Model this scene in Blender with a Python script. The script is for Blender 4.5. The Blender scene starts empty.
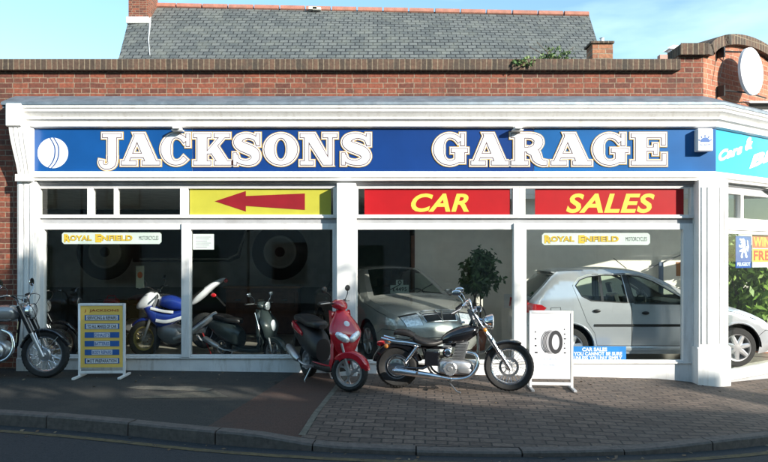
import bpy, bmesh, math, random
from mathutils import Vector, Matrix
from mathutils.geometry import delaunay_2d_cdt
R = math.radians
PI = math.pi
random.seed(7)
sc = bpy.context.scene
COL = sc.collection

# ---------------------------------------------------------------- measuring: picture plane -> metres at a chosen depth
CAMD, CAMH, F0, CX, HY = 9.0, 1.6, 650.0, 384.0, 257.0
def X(px, Y=0.0): return (px - CX) * (Y + CAMD) / F0
def Z(py, Y=0.0): return CAMH + (HY - py) * (Y + CAMD) / F0

# ---------------------------------------------------------------- materials
MATS = {}
def nodes_of(name):
    m = bpy.data.materials.new(name); m.use_nodes = True
    nt = m.node_tree; b = nt.nodes['Principled BSDF']
    return m, nt, b
def link(nt, a, b): nt.links.new(a, b)
def mat(name, col, rough=0.6, metal=0.0, var=0.12, vscale=6.0, bump=0.0, bscale=40.0, coat=0.0, spec=0.5, dirt=None, dscale=2.0, damt=0.5, streak=None):
    if name in MATS: return MATS[name]
    m, nt, b = nodes_of(name)
    b.inputs['Roughness'].default_value = rough
    b.inputs['Metallic'].default_value = metal
    b.inputs['Coat Weight'].default_value = coat
    b.inputs['Coat Roughness'].default_value = 0.05
    b.inputs['Specular IOR Level'].default_value = spec
    tc = nt.nodes.new('ShaderNodeTexCoord')
    n = nt.nodes.new('ShaderNodeTexNoise'); n.inputs['Scale'].default_value = vscale; n.inputs['Detail'].default_value = 6
    link(nt, tc.outputs['Object'], n.inputs['Vector'])
    r = nt.nodes.new('ShaderNodeMapRange'); r.inputs['From Min'].default_value = .3; r.inputs['From Max'].default_value = .7
    r.inputs['To Min'].default_value = 1 - var; r.inputs['To Max'].default_value = 1 + var
    link(nt, n.outputs['Fac'], r.inputs['Value'])
    mx = nt.nodes.new('ShaderNodeVectorMath'); mx.operation = 'SCALE'
    mx.inputs[0].default_value = col[:3]
    link(nt, r.outputs['Result'], mx.inputs['Scale'])
    out = mx.outputs['Vector']
    if dirt:
        n2 = nt.nodes.new('ShaderNodeTexNoise'); n2.inputs['Scale'].default_value = dscale; n2.inputs['Detail'].default_value = 8
        n2.inputs['Roughness'].default_value = .7
        if streak:
            ms = nt.nodes.new('ShaderNodeMapping'); ms.inputs['Scale'].default_value = streak
            link(nt, tc.outputs['Object'], ms.inputs['Vector']); link(nt, ms.outputs['Vector'], n2.inputs['Vector'])
        else: link(nt, tc.outputs['Object'], n2.inputs['Vector'])
        rr = nt.nodes.new('ShaderNodeMapRange'); rr.inputs['From Min'].default_value = .5; rr.inputs['From Max'].default_value = .72
        rr.inputs['To Min'].default_value = 0; rr.inputs['To Max'].default_value = damt
        link(nt, n2.outputs['Fac'], rr.inputs['Value'])
        mm = nt.nodes.new('ShaderNodeMix'); mm.data_type = 'RGBA'
        link(nt, rr.outputs['Result'], mm.inputs[0]); link(nt, out, mm.inputs[6]); mm.inputs[7].default_value = (*dirt, 1)
        out = mm.outputs[2]
    link(nt, out, b.inputs['Base Color'])
    if bump:
        nb = nt.nodes.new('ShaderNodeTexNoise'); nb.inputs['Scale'].default_value = bscale; nb.inputs['Detail'].default_value = 5
        link(nt, tc.outputs['Object'], nb.inputs['Vector'])
        bp = nt.nodes.new('ShaderNodeBump'); bp.inputs['Strength'].default_value = bump; bp.inputs['Distance'].default_value = .01
        link(nt, nb.outputs['Fac'], bp.inputs['Height']); link(nt, bp.outputs['Normal'], b.inputs['Normal'])
    MATS[name] = m
    return m

def brickmat(name, c1, c2, mortar, w=.225, h=.075, msize=.008, rough=.85, bump=.6, bias=0.0, offset=.5, rot=0, stain=(.05,.04,.035), stain_amt=.6, stain_scale=1.2, freq=2, squash=1.0, sfreq=2, third=None):
    m, nt, b = nodes_of(name)
    b.inputs['Roughness'].default_value = rough
    uv = nt.nodes.new('ShaderNodeUVMap')
    mp = nt.nodes.new('ShaderNodeMapping'); mp.inputs['Rotation'].default_value = (0, 0, rot)
    link(nt, uv.outputs['UV'], mp.inputs['Vector'])
    # slight wobble so courses are not ruler straight
    nw = nt.nodes.new('ShaderNodeTexNoise'); nw.inputs['Scale'].default_value = 3.0; link(nt, mp.outputs['Vector'], nw.inputs['Vector'])
    ws = nt.nodes.new('ShaderNodeVectorMath'); ws.operation = 'SCALE'; ws.inputs['Scale'].default_value = .02
    link(nt, nw.outputs['Color'], ws.inputs[0])
    ad = nt.nodes.new('ShaderNodeVectorMath'); ad.operation = 'ADD'
    link(nt, mp.outputs['Vector'], ad.inputs[0]); link(nt, ws.outputs['Vector'], ad.inputs[1])
    br = nt.nodes.new('ShaderNodeTexBrick')
    br.offset = offset; br.offset_frequency = freq; br.squash = squash; br.squash_frequency = sfreq
    br.inputs['Scale'].default_value = 1.0
    br.inputs['Color1'].default_value = (*c1, 1); br.inputs['Color2'].default_value = (*c2, 1); br.inputs['Mortar'].default_value = (*mortar, 1)
    br.inputs['Mortar Size'].default_value = msize; br.inputs['Mortar Smooth'].default_value = .25; br.inputs['Bias'].default_value = bias
    br.inputs['Brick Width'].default_value = w; br.inputs['Row Height'].default_value = h
    link(nt, ad.outputs['Vector'], br.inputs['Vector'])
    out = br.outputs['Color']
    n = nt.nodes.new('ShaderNodeTexNoise'); n.inputs['Scale'].default_value = 25; n.inputs['Detail'].default_value = 6
    link(nt, uv.outputs['UV'], n.inputs['Vector'])
    r = nt.nodes.new('ShaderNodeMapRange'); r.inputs['From Min'].default_value = .3; r.inputs['From Max'].default_value = .7
    r.inputs['To Min'].default_value = .72; r.inputs['To Max'].default_value = 1.25
    link(nt, n.outputs['Fac'], r.inputs['Value'])
    sx = nt.nodes.new('ShaderNodeVectorMath'); sx.operation = 'SCALE'
    link(nt, out, sx.inputs[0]); link(nt, r.outputs['Result'], sx.inputs['Scale'])
    n2 = nt.nodes.new('ShaderNodeTexNoise'); n2.inputs['Scale'].default_value = stain_scale; n2.inputs['Detail'].default_value = 8; n2.inputs['Roughness'].default_value = .65
    link(nt, uv.outputs['UV'], n2.inputs['Vector'])
    r2 = nt.nodes.new('ShaderNodeMapRange'); r2.inputs['From Min'].default_value = .48; r2.inputs['From Max'].default_value = .75
    r2.inputs['To Min'].default_value = 0; r2.inputs['To Max'].default_value = stain_amt
    link(nt, n2.outputs['Fac'], r2.inputs['Value'])
    mm = nt.nodes.new('ShaderNodeMix'); mm.data_type = 'RGBA'
    link(nt, r2.outputs['Result'], mm.inputs[0]); link(nt, sx.outputs['Vector'], mm.inputs[6]); mm.inputs[7].default_value = (*stain, 1)
    link(nt, mm.outputs[2], b.inputs['Base Color'])
    # height: mortar low, rough face
    inv = nt.nodes.new('ShaderNodeMath'); inv.operation = 'MULTIPLY_ADD'; inv.inputs[1].default_value = -1.0; inv.inputs[2].default_value = 1.0
    link(nt, br.outputs['Fac'], inv.inputs[0])
    a2 = nt.nodes.new('ShaderNodeMath'); a2.operation = 'MULTIPLY_ADD'; a2.inputs[1].default_value = .5
    link(nt, n.outputs['Fac'], a2.inputs[0]); link(nt, inv.outputs['Value'], a2.inputs[2])
    bp = nt.nodes.new('ShaderNodeBump'); bp.inputs['Strength'].default_value = bump; bp.inputs['Distance'].default_value = .012
    link(nt, a2.outputs['Value'], bp.inputs['Height']); link(nt, bp.outputs['Normal'], b.inputs['Normal'])
    MATS[name] = m
    return m

def glassmat(name, tint=(.965, .985, .98), ior=1.5, rough=0.0):
    m, nt, b = nodes_of(name); nt.nodes.remove(b)
    out = [n for n in nt.nodes if n.type == 'OUTPUT_MATERIAL'][0]
    t = nt.nodes.new('ShaderNodeBsdfTransparent'); t.inputs['Color'].default_value = (*tint, 1)
    g = nt.nodes.new('ShaderNodeBsdfGlossy'); g.inputs['Roughness'].default_value = rough
    ge = nt.nodes.new('ShaderNodeNewGeometry')
    dt = nt.nodes.new('ShaderNodeVectorMath'); dt.operation = 'DOT_PRODUCT'; link(nt, ge.outputs['Incoming'], dt.inputs[0]); link(nt, ge.outputs['Normal'], dt.inputs[1])
    ab = nt.nodes.new('ShaderNodeMath'); ab.operation = 'ABSOLUTE'; link(nt, dt.outputs['Value'], ab.inputs[0])
    om = nt.nodes.new('ShaderNodeMath'); om.operation = 'SUBTRACT'; om.inputs[0].default_value = 1; om.use_clamp = True; link(nt, ab.outputs['Value'], om.inputs[1])
    pw = nt.nodes.new('ShaderNodeMath'); pw.operation = 'POWER'; pw.inputs[1].default_value = 5; link(nt, om.outputs['Value'], pw.inputs[0])
    fr = nt.nodes.new('ShaderNodeMath'); fr.operation = 'MULTIPLY_ADD'; fr.inputs[1].default_value = .96; fr.inputs[2].default_value = .035; link(nt, pw.outputs['Value'], fr.inputs[0])
    mx = nt.nodes.new('ShaderNodeMixShader')
    link(nt, fr.outputs['Value'], mx.inputs['Fac']); link(nt, t.outputs['BSDF'], mx.inputs[1]); link(nt, g.outputs['BSDF'], mx.inputs[2])
    link(nt, mx.outputs['Shader'], out.inputs['Surface'])
    MATS[name] = m
    return m

def leafmat(name, c1, c2):
    m, nt, b = nodes_of(name)
    b.inputs['Roughness'].default_value = .55
    gi = nt.nodes.new('ShaderNodeNewGeometry')
    cr = nt.nodes.new('ShaderNodeMix'); cr.data_type = 'RGBA'
    link(nt, gi.outputs['Random Per Island'], cr.inputs[0]); cr.inputs[6].default_value = (*c1, 1); cr.inputs[7].default_value = (*c2, 1)
    link(nt, cr.outputs[2], b.inputs['Base Color'])
    b.inputs['Subsurface Weight'].default_value = 0.0
    MATS[name] = m
    return m

white = mat('white_gloss_paint', (.80, .80, .79), .35, var=.05, vscale=3, bump=.08, bscale=30, dirt=(.42, .37, .30), dscale=2.5, damt=.42, streak=(5, 5, .7))
whiteold = mat('weathered_white_paint', (.78, .78, .77), .45, var=.07, vscale=5, bump=.15, bscale=25, dirt=(.33, .29, .23), dscale=3, damt=.6, streak=(4, 4, .8))
greypaint_shade = mat('grey_paint_and_shade', (.36, .37, .39), .5, var=.1, dirt=(.2, .18, .16))  # also carries painted shade on the lintel and transom bands
lead = mat('lead_sheet', (.13, .17, .21), .5, metal=.2, var=.22, vscale=7, bump=.25, bscale=12, dirt=(.30, .34, .38), dscale=5, damt=.5)
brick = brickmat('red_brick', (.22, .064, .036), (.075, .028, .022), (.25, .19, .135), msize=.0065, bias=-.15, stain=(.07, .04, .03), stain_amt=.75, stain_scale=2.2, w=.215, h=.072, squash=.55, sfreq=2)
brickwing = brickmat('orange_brick', (.42, .16, .09), (.28, .095, .055), (.38, .29, .21), msize=.006, stain_amt=.35, w=.215, h=.072, squash=.55, sfreq=2)
copebrick = brickmat('coping_brick_on_edge', (.13, .075, .05), (.055, .04, .03), (.20, .16, .11), w=.075, h=.4, msize=.008, offset=0, stain=(.04, .04, .035), stain_amt=.85, stain_scale=3)
slate = brickmat('grey_slate', (.12, .13, .13), (.07, .08, .083), (.012, .014, .016), w=.27, h=.19, msize=.017, stain=(.19, .20, .17), stain_amt=.5, stain_scale=1.6, rough=.75, bump=.9)
paving = brickmat('block_paving', (.145, .108, .085), (.085, .063, .05), (.032, .027, .024), w=.2, h=.1, msize=.009, stain=(.10, .085, .075), stain_amt=.55, stain_scale=.9, rot=R(4), bump=.7)
asphalt = mat('pavement_asphalt', (.034, .034, .031), .9, var=.4, vscale=60, bump=.8, bscale=160, dirt=(.085, .072, .055), dscale=1.6, damt=.6)
redtar = mat('red_tarmac', (.070, .038, .028), .9, var=.3, vscale=60, bump=.6, bscale=220, dirt=(.05, .045, .04), dscale=2.0, damt=.6)
roadm = mat('road_asphalt', (.030, .033, .037), .85, var=.3, vscale=50, bump=.7, bscale=180, dirt=(.035, .037, .04), dscale=1.2, damt=.6)
kerbm = mat('kerb_concrete', (.12, .10, .088), .9, var=.25, vscale=20, bump=.4, bscale=90, dirt=(.10, .09, .08), dscale=3, damt=.7)
patchm = mat('cement_patch', (.13, .12, .095), .9, var=.3, vscale=18, bump=.3, dirt=(.05, .047, .042), dscale=6, damt=.9)
yellowline = mat('worn_yellow_paint', (.11, .085, .04), .9, var=.3, vscale=20, dirt=(.04, .04, .04), dscale=9, damt=1.0)
def translucent(name, col):
    m, nt, b = nodes_of(name); nt.nodes.remove(b)
    out = [n for n in nt.nodes if n.type == 'OUTPUT_MATERIAL'][0]
    t = nt.nodes.new('ShaderNodeBsdfTranslucent'); t.inputs['Color'].default_value = (*col, 1)
    link(nt, t.outputs['BSDF'], out.inputs['Surface']); return m
opal = translucent('opal_added_rooflight', (.92, .93, .92))  # pane of the invented roof opening, passes extra light indoors
glass = glassmat('window_glass')
carglass = glassmat('car_glass', (.70, .78, .74))
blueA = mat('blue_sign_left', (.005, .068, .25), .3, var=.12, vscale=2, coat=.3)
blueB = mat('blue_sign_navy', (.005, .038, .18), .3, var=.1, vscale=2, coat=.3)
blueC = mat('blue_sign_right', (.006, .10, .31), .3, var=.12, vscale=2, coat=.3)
blueD = mat('blue_sign_cyan', (.01, .36, .62), .3, var=.08, vscale=2, coat=.3)
signwhite = mat('sign_white', (.76, .77, .80), .4, var=.05)
signgold = mat('sign_gold_line', (.55, .36, .12), .4, var=.1)
signdark = mat('sign_dark_line', (.10, .04, .03), .4, var=.1)
signred = mat('sign_red', (.36, .006, .010), .35, var=.05)
letyellow = mat('letter_yellow', (.66, .52, .07), .4, var=.05)
faceA = mat('letter_face_white', (.60, .62, .66), .4, var=.08, vscale=3)
signyellow = mat('sign_yellow', (.42, .40, .045), .4, var=.05)
signyellow2 = mat('sign_amber', (.88, .60, .14), .4, var=.05)
arrowred = mat('arrow_red', (.22, .008, .015), .4, var=.08)
black = mat('black_plastic', (.012, .012, .013), .45, var=.1)
gblack = mat('gloss_black_paint', (.008, .008, .010), .15, coat=1, var=.05)
rubber = mat('tyre_rubber', (.022, .022, .022), .85, var=.2, vscale=30, bump=.2, bscale=60)
chrome = mat('chrome', (.82, .82, .84), .12, metal=1, var=.03)
alu = mat('cast_aluminium', (.55, .55, .56), .38, metal=.85, var=.1, vscale=20)
steel = mat('dull_steel', (.30, .30, .31), .45, metal=.8, var=.15)
redpaint = mat('scooter_red_paint', (.52, .008, .022), .22, coat=1, var=.04)
silver = mat('silver_car_paint', (.66, .68, .71), .2, metal=.55, coat=.8, var=.03)
silvergold = mat('champagne_car_paint', (.50, .50, .47), .22, metal=.5, coat=.8, var=.03)
seatleather = mat('black_vinyl_seat', (.016, .015, .015), .4, var=.15, bump=.1)
darkint = mat('car_interior_trim', (.05, .055, .06), .8, var=.2)
bikesilver = mat('bike_silver_paint', (.40, .40, .40), .25, metal=.6, coat=1, var=.05)
blueplastic = mat('blue_fairing_paint', (.01, .03, .22), .25, coat=1, var=.05)
whiteplastic = mat('white_fairing_paint', (.75, .76, .80), .3, coat=.6, var=.04)
greygreen = mat('grey_green_scooter_paint', (.03, .042, .042), .35, coat=.5, var=.1)
redlens = mat('red_lens', (.45, .01, .015), .15, coat=1, var=.03)
amberlens = mat('amber_lens', (.6, .2, .02), .15, coat=1, var=.03)
clearlens = mat('clear_lens', (.78, .82, .85), .18, metal=.55, coat=1, var=.35, vscale=28, bump=.8, bscale=45)
terracotta = mat('terracotta', (.38, .13, .07), .8, var=.15, vscale=12)
ridgetile = mat('ridge_tile_clay', (.36, .15, .11), .8, var=.2, vscale=5, dirt=(.2, .15, .12), dscale=4)
wallbeige = mat('showroom_cream_wall', (.85, .81, .72), .8, var=.05, bump=.1)
walldark = mat('showroom_dark_wall', (.13, .14, .135), .8, var=.1)
mural1 = mat('mural_charcoal', (.24, .26, .255), .7, var=.3, vscale=2)
mural2 = mat('mural_black', (.008, .009, .010), .7, var=.3)
mural3 = mat('mural_mid_grey', (.34, .35, .35), .7, var=.2)
floorm = mat('showroom_floor', (.36, .34, .29), .35, var=.12, vscale=3, dirt=(.12, .11, .10))
ceilm = mat('showroom_ceiling', (.75, .74, .70), .9)
wood = mat('brown_wood', (.13, .06, .035), .5, var=.25, vscale=10)
leafA = leafmat('ficus_leaf', (.02, .055, .02), (.05, .11, .03))
leafB = leafmat('bright_leaf', (.12, .24, .03), (.26, .38, .07))
leafC = leafmat('street_tree_leaf', (.05, .09, .025), (.10, .13, .04))
leafD = leafmat('weed_leaf', (.07, .14, .04), (.13, .20, .06))
bark = mat('bark', (.09, .07, .055), .9, var=.3, vscale=12, bump=.5)
paperm = mat('paper', (.66, .68, .68), .7, var=.05)
textdark = mat('print_black', (.02, .02, .025), .5)
textblue = mat('print_blue', (.03, .12, .38), .5)
tanm = mat('house_render', (.34, .36, .34), .9, var=.1)
blind = mat('cream_blind', (.60, .55, .42), .8, var=.1)

# ---------------------------------------------------------------- mesh builder
class MB:
    def __init__(s): s.v = []; s.f = []
    def add(s, vs, fs, T=None):
        o = len(s.v)
        s.v += [(T @ Vector(v)) if T else Vector(v) for v in vs]
        s.f += [tuple(i + o for i in f) for f in fs]
        return s
    def box(s, x0, x1, y0, y1, z0, z1, T=None):
        vs = [(x0,y0,z0),(x1,y0,z0),(x1,y1,z0),(x0,y1,z0),(x0,y0,z1),(x1,y0,z1),(x1,y1,z1),(x0,y1,z1)]
        return s.add(vs, [(0,3,2,1),(4,5,6,7),(0,1,5,4),(1,2,6,5),(2,3,7,6),(3,0,4,7)], T)
    def prism(s, poly, a0, a1, plane='xz', T=None):
        n = len(poly)
        def mk(p, a):
            if plane == 'xz': return (p[0], a, p[1])
            if plane == 'xy': return (p[0], p[1], a)
            return (a, p[0], p[1])
        vs = [mk(p, a0) for p in poly] + [mk(p, a1) for p in poly]
        fs = [tuple(range(n)), tuple(range(2*n-1, n-1, -1))] + [(i, (i+1) % n, (i+1) % n + n, i + n) for i in range(n)]
        return s.add(vs, fs, T)
    def tube(s, pts, r, seg=10, smooth=0, T=None, flat=(1, 1)):
        pts = [Vector(p) for p in pts]
        rs = list(r) if isinstance(r, (list, tuple)) else [r] * len(pts)
        if smooth:
            pts, rs = catmull(pts, rs, smooth)
        n = len(pts); vs = []; up = None
        for i in range(n):
            d = (pts[min(i+1, n-1)] - pts[max(i-1, 0)]).normalized()
            if up is None:
                up = d.cross(Vector((0, 1, 0)))
                if up.length < .1: up = d.cross(Vector((1, 0, 0)))
            up = (up - d * up.dot(d)).normalized(); sd = d.cross(up)
            for k in range(seg):
                a = 2*PI*k/seg
                vs.append(pts[i] + up*math.cos(a)*rs[i]*flat[0] + sd*math.sin(a)*rs[i]*flat[1])
        fs = [(i*seg+k, i*seg+(k+1) % seg, (i+1)*seg+(k+1) % seg, (i+1)*seg+k) for i in range(n-1) for k in range(seg)]
        fs += [tuple(range(seg-1, -1, -1)), tuple(range((n-1)*seg, n*seg))]
        return s.add(vs, fs, T)
    def lathe(s, prof, seg=32, axis='y', c=(0, 0, 0), T=None):
        # prof: (radius, along) closed ring profile if first==last
        vs = []; n = len(prof)
        for k in range(seg):
            a = 2*PI*k/seg
            for (r, h) in prof:
                if axis == 'y': p = (c[0]+r*math.cos(a), c[1]+h, c[2]+r*math.sin(a))
                elif axis == 'z': p = (c[0]+r*math.cos(a), c[1]+r*math.sin(a), c[2]+h)
                else: p = (c[0]+h, c[1]+r*math.cos(a), c[2]+r*math.sin(a))
                vs.append(p)
        fs = [(k*n+i, k*n+i+1, ((k+1) % seg)*n+i+1, ((k+1) % seg)*n+i) for k in range(seg) for i in range(n-1)]
        return s.add(vs, fs, T)
    def ell(s, c, r, T=None, su=16, sv=10, pw=1.0):
        vs = [];
        def pp(v): return math.copysign(abs(v)**pw, v)
        for j in range(sv+1):
            b = -PI/2 + PI*j/sv
            for i in range(su):
                a = 2*PI*i/su
                vs.append((c[0]+r[0]*pp(math.cos(b))*pp(math.cos(a)), c[1]+r[1]*pp(math.cos(b))*pp(math.sin(a)), c[2]+r[2]*pp(math.sin(b))))
        fs = [(j*su+i, j*su+(i+1) % su, (j+1)*su+(i+1) % su, (j+1)*su+i) for j in range(sv) for i in range(su)]
        return s.add(vs, fs, T)
    def loft(s, secs, seg=16, smooth=4, pw=.8, T=None):
        # secs: (x, z centre, half width y, half height z[, y centre]) along x
        P = [Vector((a[0], a[1], 0)) for a in secs]; Q = [Vector((a[2], a[3], a[4] if len(a) > 4 else 0)) for a in secs]
        if smooth:
            P2, _ = catmull(P, [0]*len(P), smooth); Q2, _ = catmull(Q, [0]*len(Q), smooth)
        else: P2, Q2 = P, Q
        vs = []
        def pp(v): return math.copysign(abs(v)**pw, v)
        for p, q in zip(P2, Q2):
            for k in range(seg):
                a = 2*PI*k/seg
                vs.append((p.x, q.z + max(q.x, .001)*pp(math.cos(a)), p.y + max(q.y, .001)*pp(math.sin(a))))
        n = len(P2)
        fs = [(i*seg+k, i*seg+(k+1) % seg, (i+1)*seg+(k+1) % seg, (i+1)*seg+k) for i in range(n-1) for k in range(seg)]
        fs += [tuple(range(seg-1, -1, -1)), tuple(range((n-1)*seg, n*seg))]
        return s.add(vs, fs, T)
    def sweep(s, path, prof, closed=True, caps=True):
        """path: plan polyline (x,y); prof: (d outward from the path = right-hand side when walking +x, z)"""
        P = [Vector(p) for p in path]; n = len(P); m = len(prof); vs = []
        for i in range(n):
            d0 = (P[i]-P[i-1]).normalized() if i else None
            d1 = (P[i+1]-P[i]).normalized() if i < n-1 else None
            if d0 is None: d0 = d1
            if d1 is None: d1 = d0
            n0 = Vector((d0.y, -d0.x)); n1 = Vector((d1.y, -d1.x))
            b = (n0+n1).normalized(); k = 1 / max(.3, b.dot(n0))
            for (d, z) in prof:
                q = P[i] + b*(d*k); vs.append((q.x, q.y, z))
        fs = []
        mm = m if closed else m-1
        for i in range(n-1):
            for j in range(mm):
                fs.append((i*m+j, i*m+(j+1) % m, (i+1)*m+(j+1) % m, (i+1)*m+j))
        if caps and closed: fs += [tuple(range(m)), tuple(range((n-1)*m+m-1, (n-1)*m-1, -1))]
        return s.add(vs, fs)

def catmull(pts, rs, k):
    P = []; Q = []
    n = len(pts)
    for i in range(n-1):
        p0 = pts[max(i-1, 0)]; p1 = pts[i]; p2 = pts[i+1]; p3 = pts[min(i+2, n-1)]
        for j in range(k):
            t = j/k
            P.append(0.5*((2*p1) + (p2-p0)*t + (2*p0-5*p1+4*p2-p3)*t*t + (3*p1-p0-3*p2+p3)*t*t*t))
            Q.append(rs[i]*(1-t)+rs[i+1]*t)
    P.append(pts[-1]); Q.append(rs[-1])
    return P, Q

def props(o, label=None, cat=None, group=None, kind=None):
    if label: o['label'] = label
    if cat: o['category'] = cat
    if group: o['group'] = group
    if kind: o['kind'] = kind
    return o

def obj(name, mb, m, parent=None, label=None, cat=None, group=None, kind=None, smooth=35, bevel=0, merge=True, uv=True, T=None, recalc=True):
    me = bpy.data.meshes.new(name)
    bm = bmesh.new()
    vs = [bm.verts.new(v) for v in mb.v]
    for f in mb.f:
        if len(set(f)) < 3: continue
        try: bm.faces.new([vs[i] for i in f])
        except ValueError: pass
    if merge: bmesh.ops.remove_doubles(bm, verts=bm.verts, dist=1e-5)
    bmesh.ops.dissolve_degenerate(bm, edges=bm.edges, dist=1e-6)
    if bevel:
        es = [e for e in bm.edges if e.is_manifold and e.calc_face_angle(0) > .6]
        bmesh.ops.bevel(bm, geom=es, offset=bevel, segments=1, affect='EDGES', clamp_overlap=True)
    if recalc: bmesh.ops.recalc_face_normals(bm, faces=bm.faces)
    if T: bm.transform(T)
    if uv:
        L = bm.loops.layers.uv.new('UVMap')
        for f in bm.faces:
            n = f.normal
            if abs(n.z) > .97: t = Vector((1, 0, 0)); b = Vector((0, 1, 0))
            else:
                t = Vector((-n.y, n.x, 0)).normalized()
                if t.x < -.001: t = -t
                b = n.cross(t).normalized()
                if b.z < 0: b = -b
            for l in f.loops: l[L].uv = (l.vert.co.dot(t), l.vert.co.dot(b))
    bm.to_mesh(me); bm.free()
    if smooth:
        me.shade_smooth(); me.set_sharp_from_angle(angle=R(smooth))
    me.materials.append(m)
    o = bpy.data.objects.new(name, me); COL.objects.link(o)
    if parent: o.parent = parent
    props(o, label, cat, group, kind)
    return o

def thing(name, label, cat, loc=(0, 0, 0), rz=0, group=None):
    o = bpy.data.objects.new(name, None); COL.objects.link(o)
    o.location = loc; o.rotation_euler = (0, 0, rz); o.empty_display_size = .2
    return props(o, label, cat, group)

# flat region meshing ------------------------------------------------
def inpoly(p, poly):
    x, y = p; c = False; n = len(poly); j = n-1
    for i in range(n):
        xi, yi = poly[i]; xj, yj = poly[j]
        if (yi > y) != (yj > y) and x < (xj-xi)*(y-yi)/(yj-yi)+xi: c = not c
        j = i
    return c
def segdist(p, a, b):
    ax, ay = a; bx, by = b; dx, dy = bx-ax, by-ay; L = dx*dx+dy*dy
    t = 0 if L == 0 else max(0, min(1, ((p[0]-ax)*dx+(p[1]-ay)*dy)/L))
    return math.hypot(p[0]-ax-t*dx, p[1]-ay-t*dy)
def resample(poly, step, closed=True):
    out = []; n = len(poly)
    for i in range(n if closed else n-1):
        a = poly[i]; b = poly[(i+1) % n]; k = max(1, int(math.hypot(b[0]-a[0], b[1]-a[1])/step+.5))
        out += [(a[0]+(b[0]-a[0])*j/k, a[1]+(b[1]-a[1])*j/k) for j in range(k)]
    if not closed: out.append(poly[-1])
    return out
def fill(inside, loops, step=None):
    """constrained triangulation of everything for which inside(p) is true; loops give the edges"""
    V = []; E = []
    for lp in loops:
        o = len(V); V += [Vector(p) for p in lp]; n = len(lp)
        E += [(o+i, o+(i+1) % n) for i in range(n)]
    if step:
        xs = [v.x for v in V]; ys = [v.y for v in V]
        segs = [(lp[i], lp[(i+1) % len(lp)]) for lp in loops for i in range(len(lp))]
        y = min(ys)+step*.5
        while y < max(ys):
            x = min(xs)+step*.5
            while x < max(xs):
                if inside((x, y)) and min(segdist((x, y), a, b) for a, b in segs) > step*.45: V.append(Vector((x, y)))
                x += step
            y += step
    vv, ee, ff, *_ = delaunay_2d_cdt(V, E, [], 0, 1e-5)
    F = []
    for f in ff:
        c = sum((vv[i] for i in f), Vector((0, 0)))/len(f)
        if inside((c.x, c.y)): F.append(tuple(f))
    return [(v.x, v.y) for v in vv], F

# writing --------------------------------------------------------------
def text_obj(body, px0, px1, z0, z1, Y, m, parent, name='lettering', bold=.0, shear=0.0, T=None, mirror=False, thick=.0015):
    cu = bpy.data.curves.new('txt', 'FONT'); cu.body = body; cu.size = 1; cu.offset = bold; cu.shear = shear
    cu.resolution_u = 4; cu.space_character = 1.05
    tmp = bpy.data.objects.new('txt', cu); COL.objects.link(tmp)
    bpy.context.view_layer.update()
    me = bpy.data.meshes.new_from_object(tmp.evaluated_get(bpy.context.evaluated_depsgraph_get()))
    COL.objects.unlink(tmp); bpy.data.objects.remove(tmp); bpy.data.curves.remove(cu)
    xs = [v.co.x for v in me.vertices]; ys = [v.co.y for v in me.vertices]
    a, b, c, d = min(xs), max(xs), min(ys), max(ys)
    mb = MB()
    vs = [(px0+(v.co.x-a)/(b-a)*(px1-px0), Y, z0+(v.co.y-c)/(d-c)*(z1-z0)) for v in me.vertices]
    fs = [tuple(p.vertices) for p in me.polygons]
    bpy.data.meshes.remove(me)
    mb.add(vs, fs, T)
    return obj(name, mb, m, parent, smooth=0, merge=False, uv=False, recalc=False)

def _off(poly, d):
    n = len(poly); area = sum(poly[i][0]*poly[(i+1) % n][1]-poly[(i+1) % n][0]*poly[i][1] for i in range(n))
    if area < 0: poly = poly[::-1]
    out = []
    for i in range(n):
        a = Vector(poly[i-1]); b = Vector(poly[i]); c = Vector(poly[(i+1) % n])
        d0 = (b-a).normalized(); d1 = (c-b).normalized()
        n0 = Vector((d0.y, -d0.x)); n1 = Vector((d1.y, -d1.x)); bb = (n0+n1)
        bb = bb.normalized() if bb.length > 1e-6 else n0
        k = min(1.8, 1/max(.3, bb.dot(n0)))
        q = b+bb*d*k; out.append((q.x, q.y))
    return out
def _stroke(pts, d):
    P, H = catmull([Vector((p[0], p[1])) for p in pts], [p[2] for p in pts], 5)
    n = len(P); t0 = (P[1]-P[0]).normalized(); t1 = (P[-1]-P[-2]).normalized()
    P[0] = P[0]-t0*d; P[-1] = P[-1]+t1*d
    L = []; Rr = []
    for i in range(n):
        t = (P[min(i+1, n-1)]-P[max(i-1, 0)]).normalized(); nn = Vector((-t.y, t.x))
        L.append(tuple(P[i]+nn*(H[i]+d))); Rr.append(tuple(P[i]-nn*(H[i]+d)))
    return L+Rr[::-1]
def RC(a, b, c, d): return ('p', [(a, b), (c, b), (c, d), (a, d)])
def arcs(a0, a1, thick, thin, n=14, w=.5):
    out = []
    for i in range(n+1):
        a = R(a0+(a1-a0)*i/n); c = abs(math.cos(a))
        h = thin+(thick-thin)*(c**1.6)*(1 if math.cos(a) < 0 else .35)
        out.append((w+(w-h)*math.cos(a), .5+(.5-h)*math.sin(a), h))
    return ('s', out)
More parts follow.
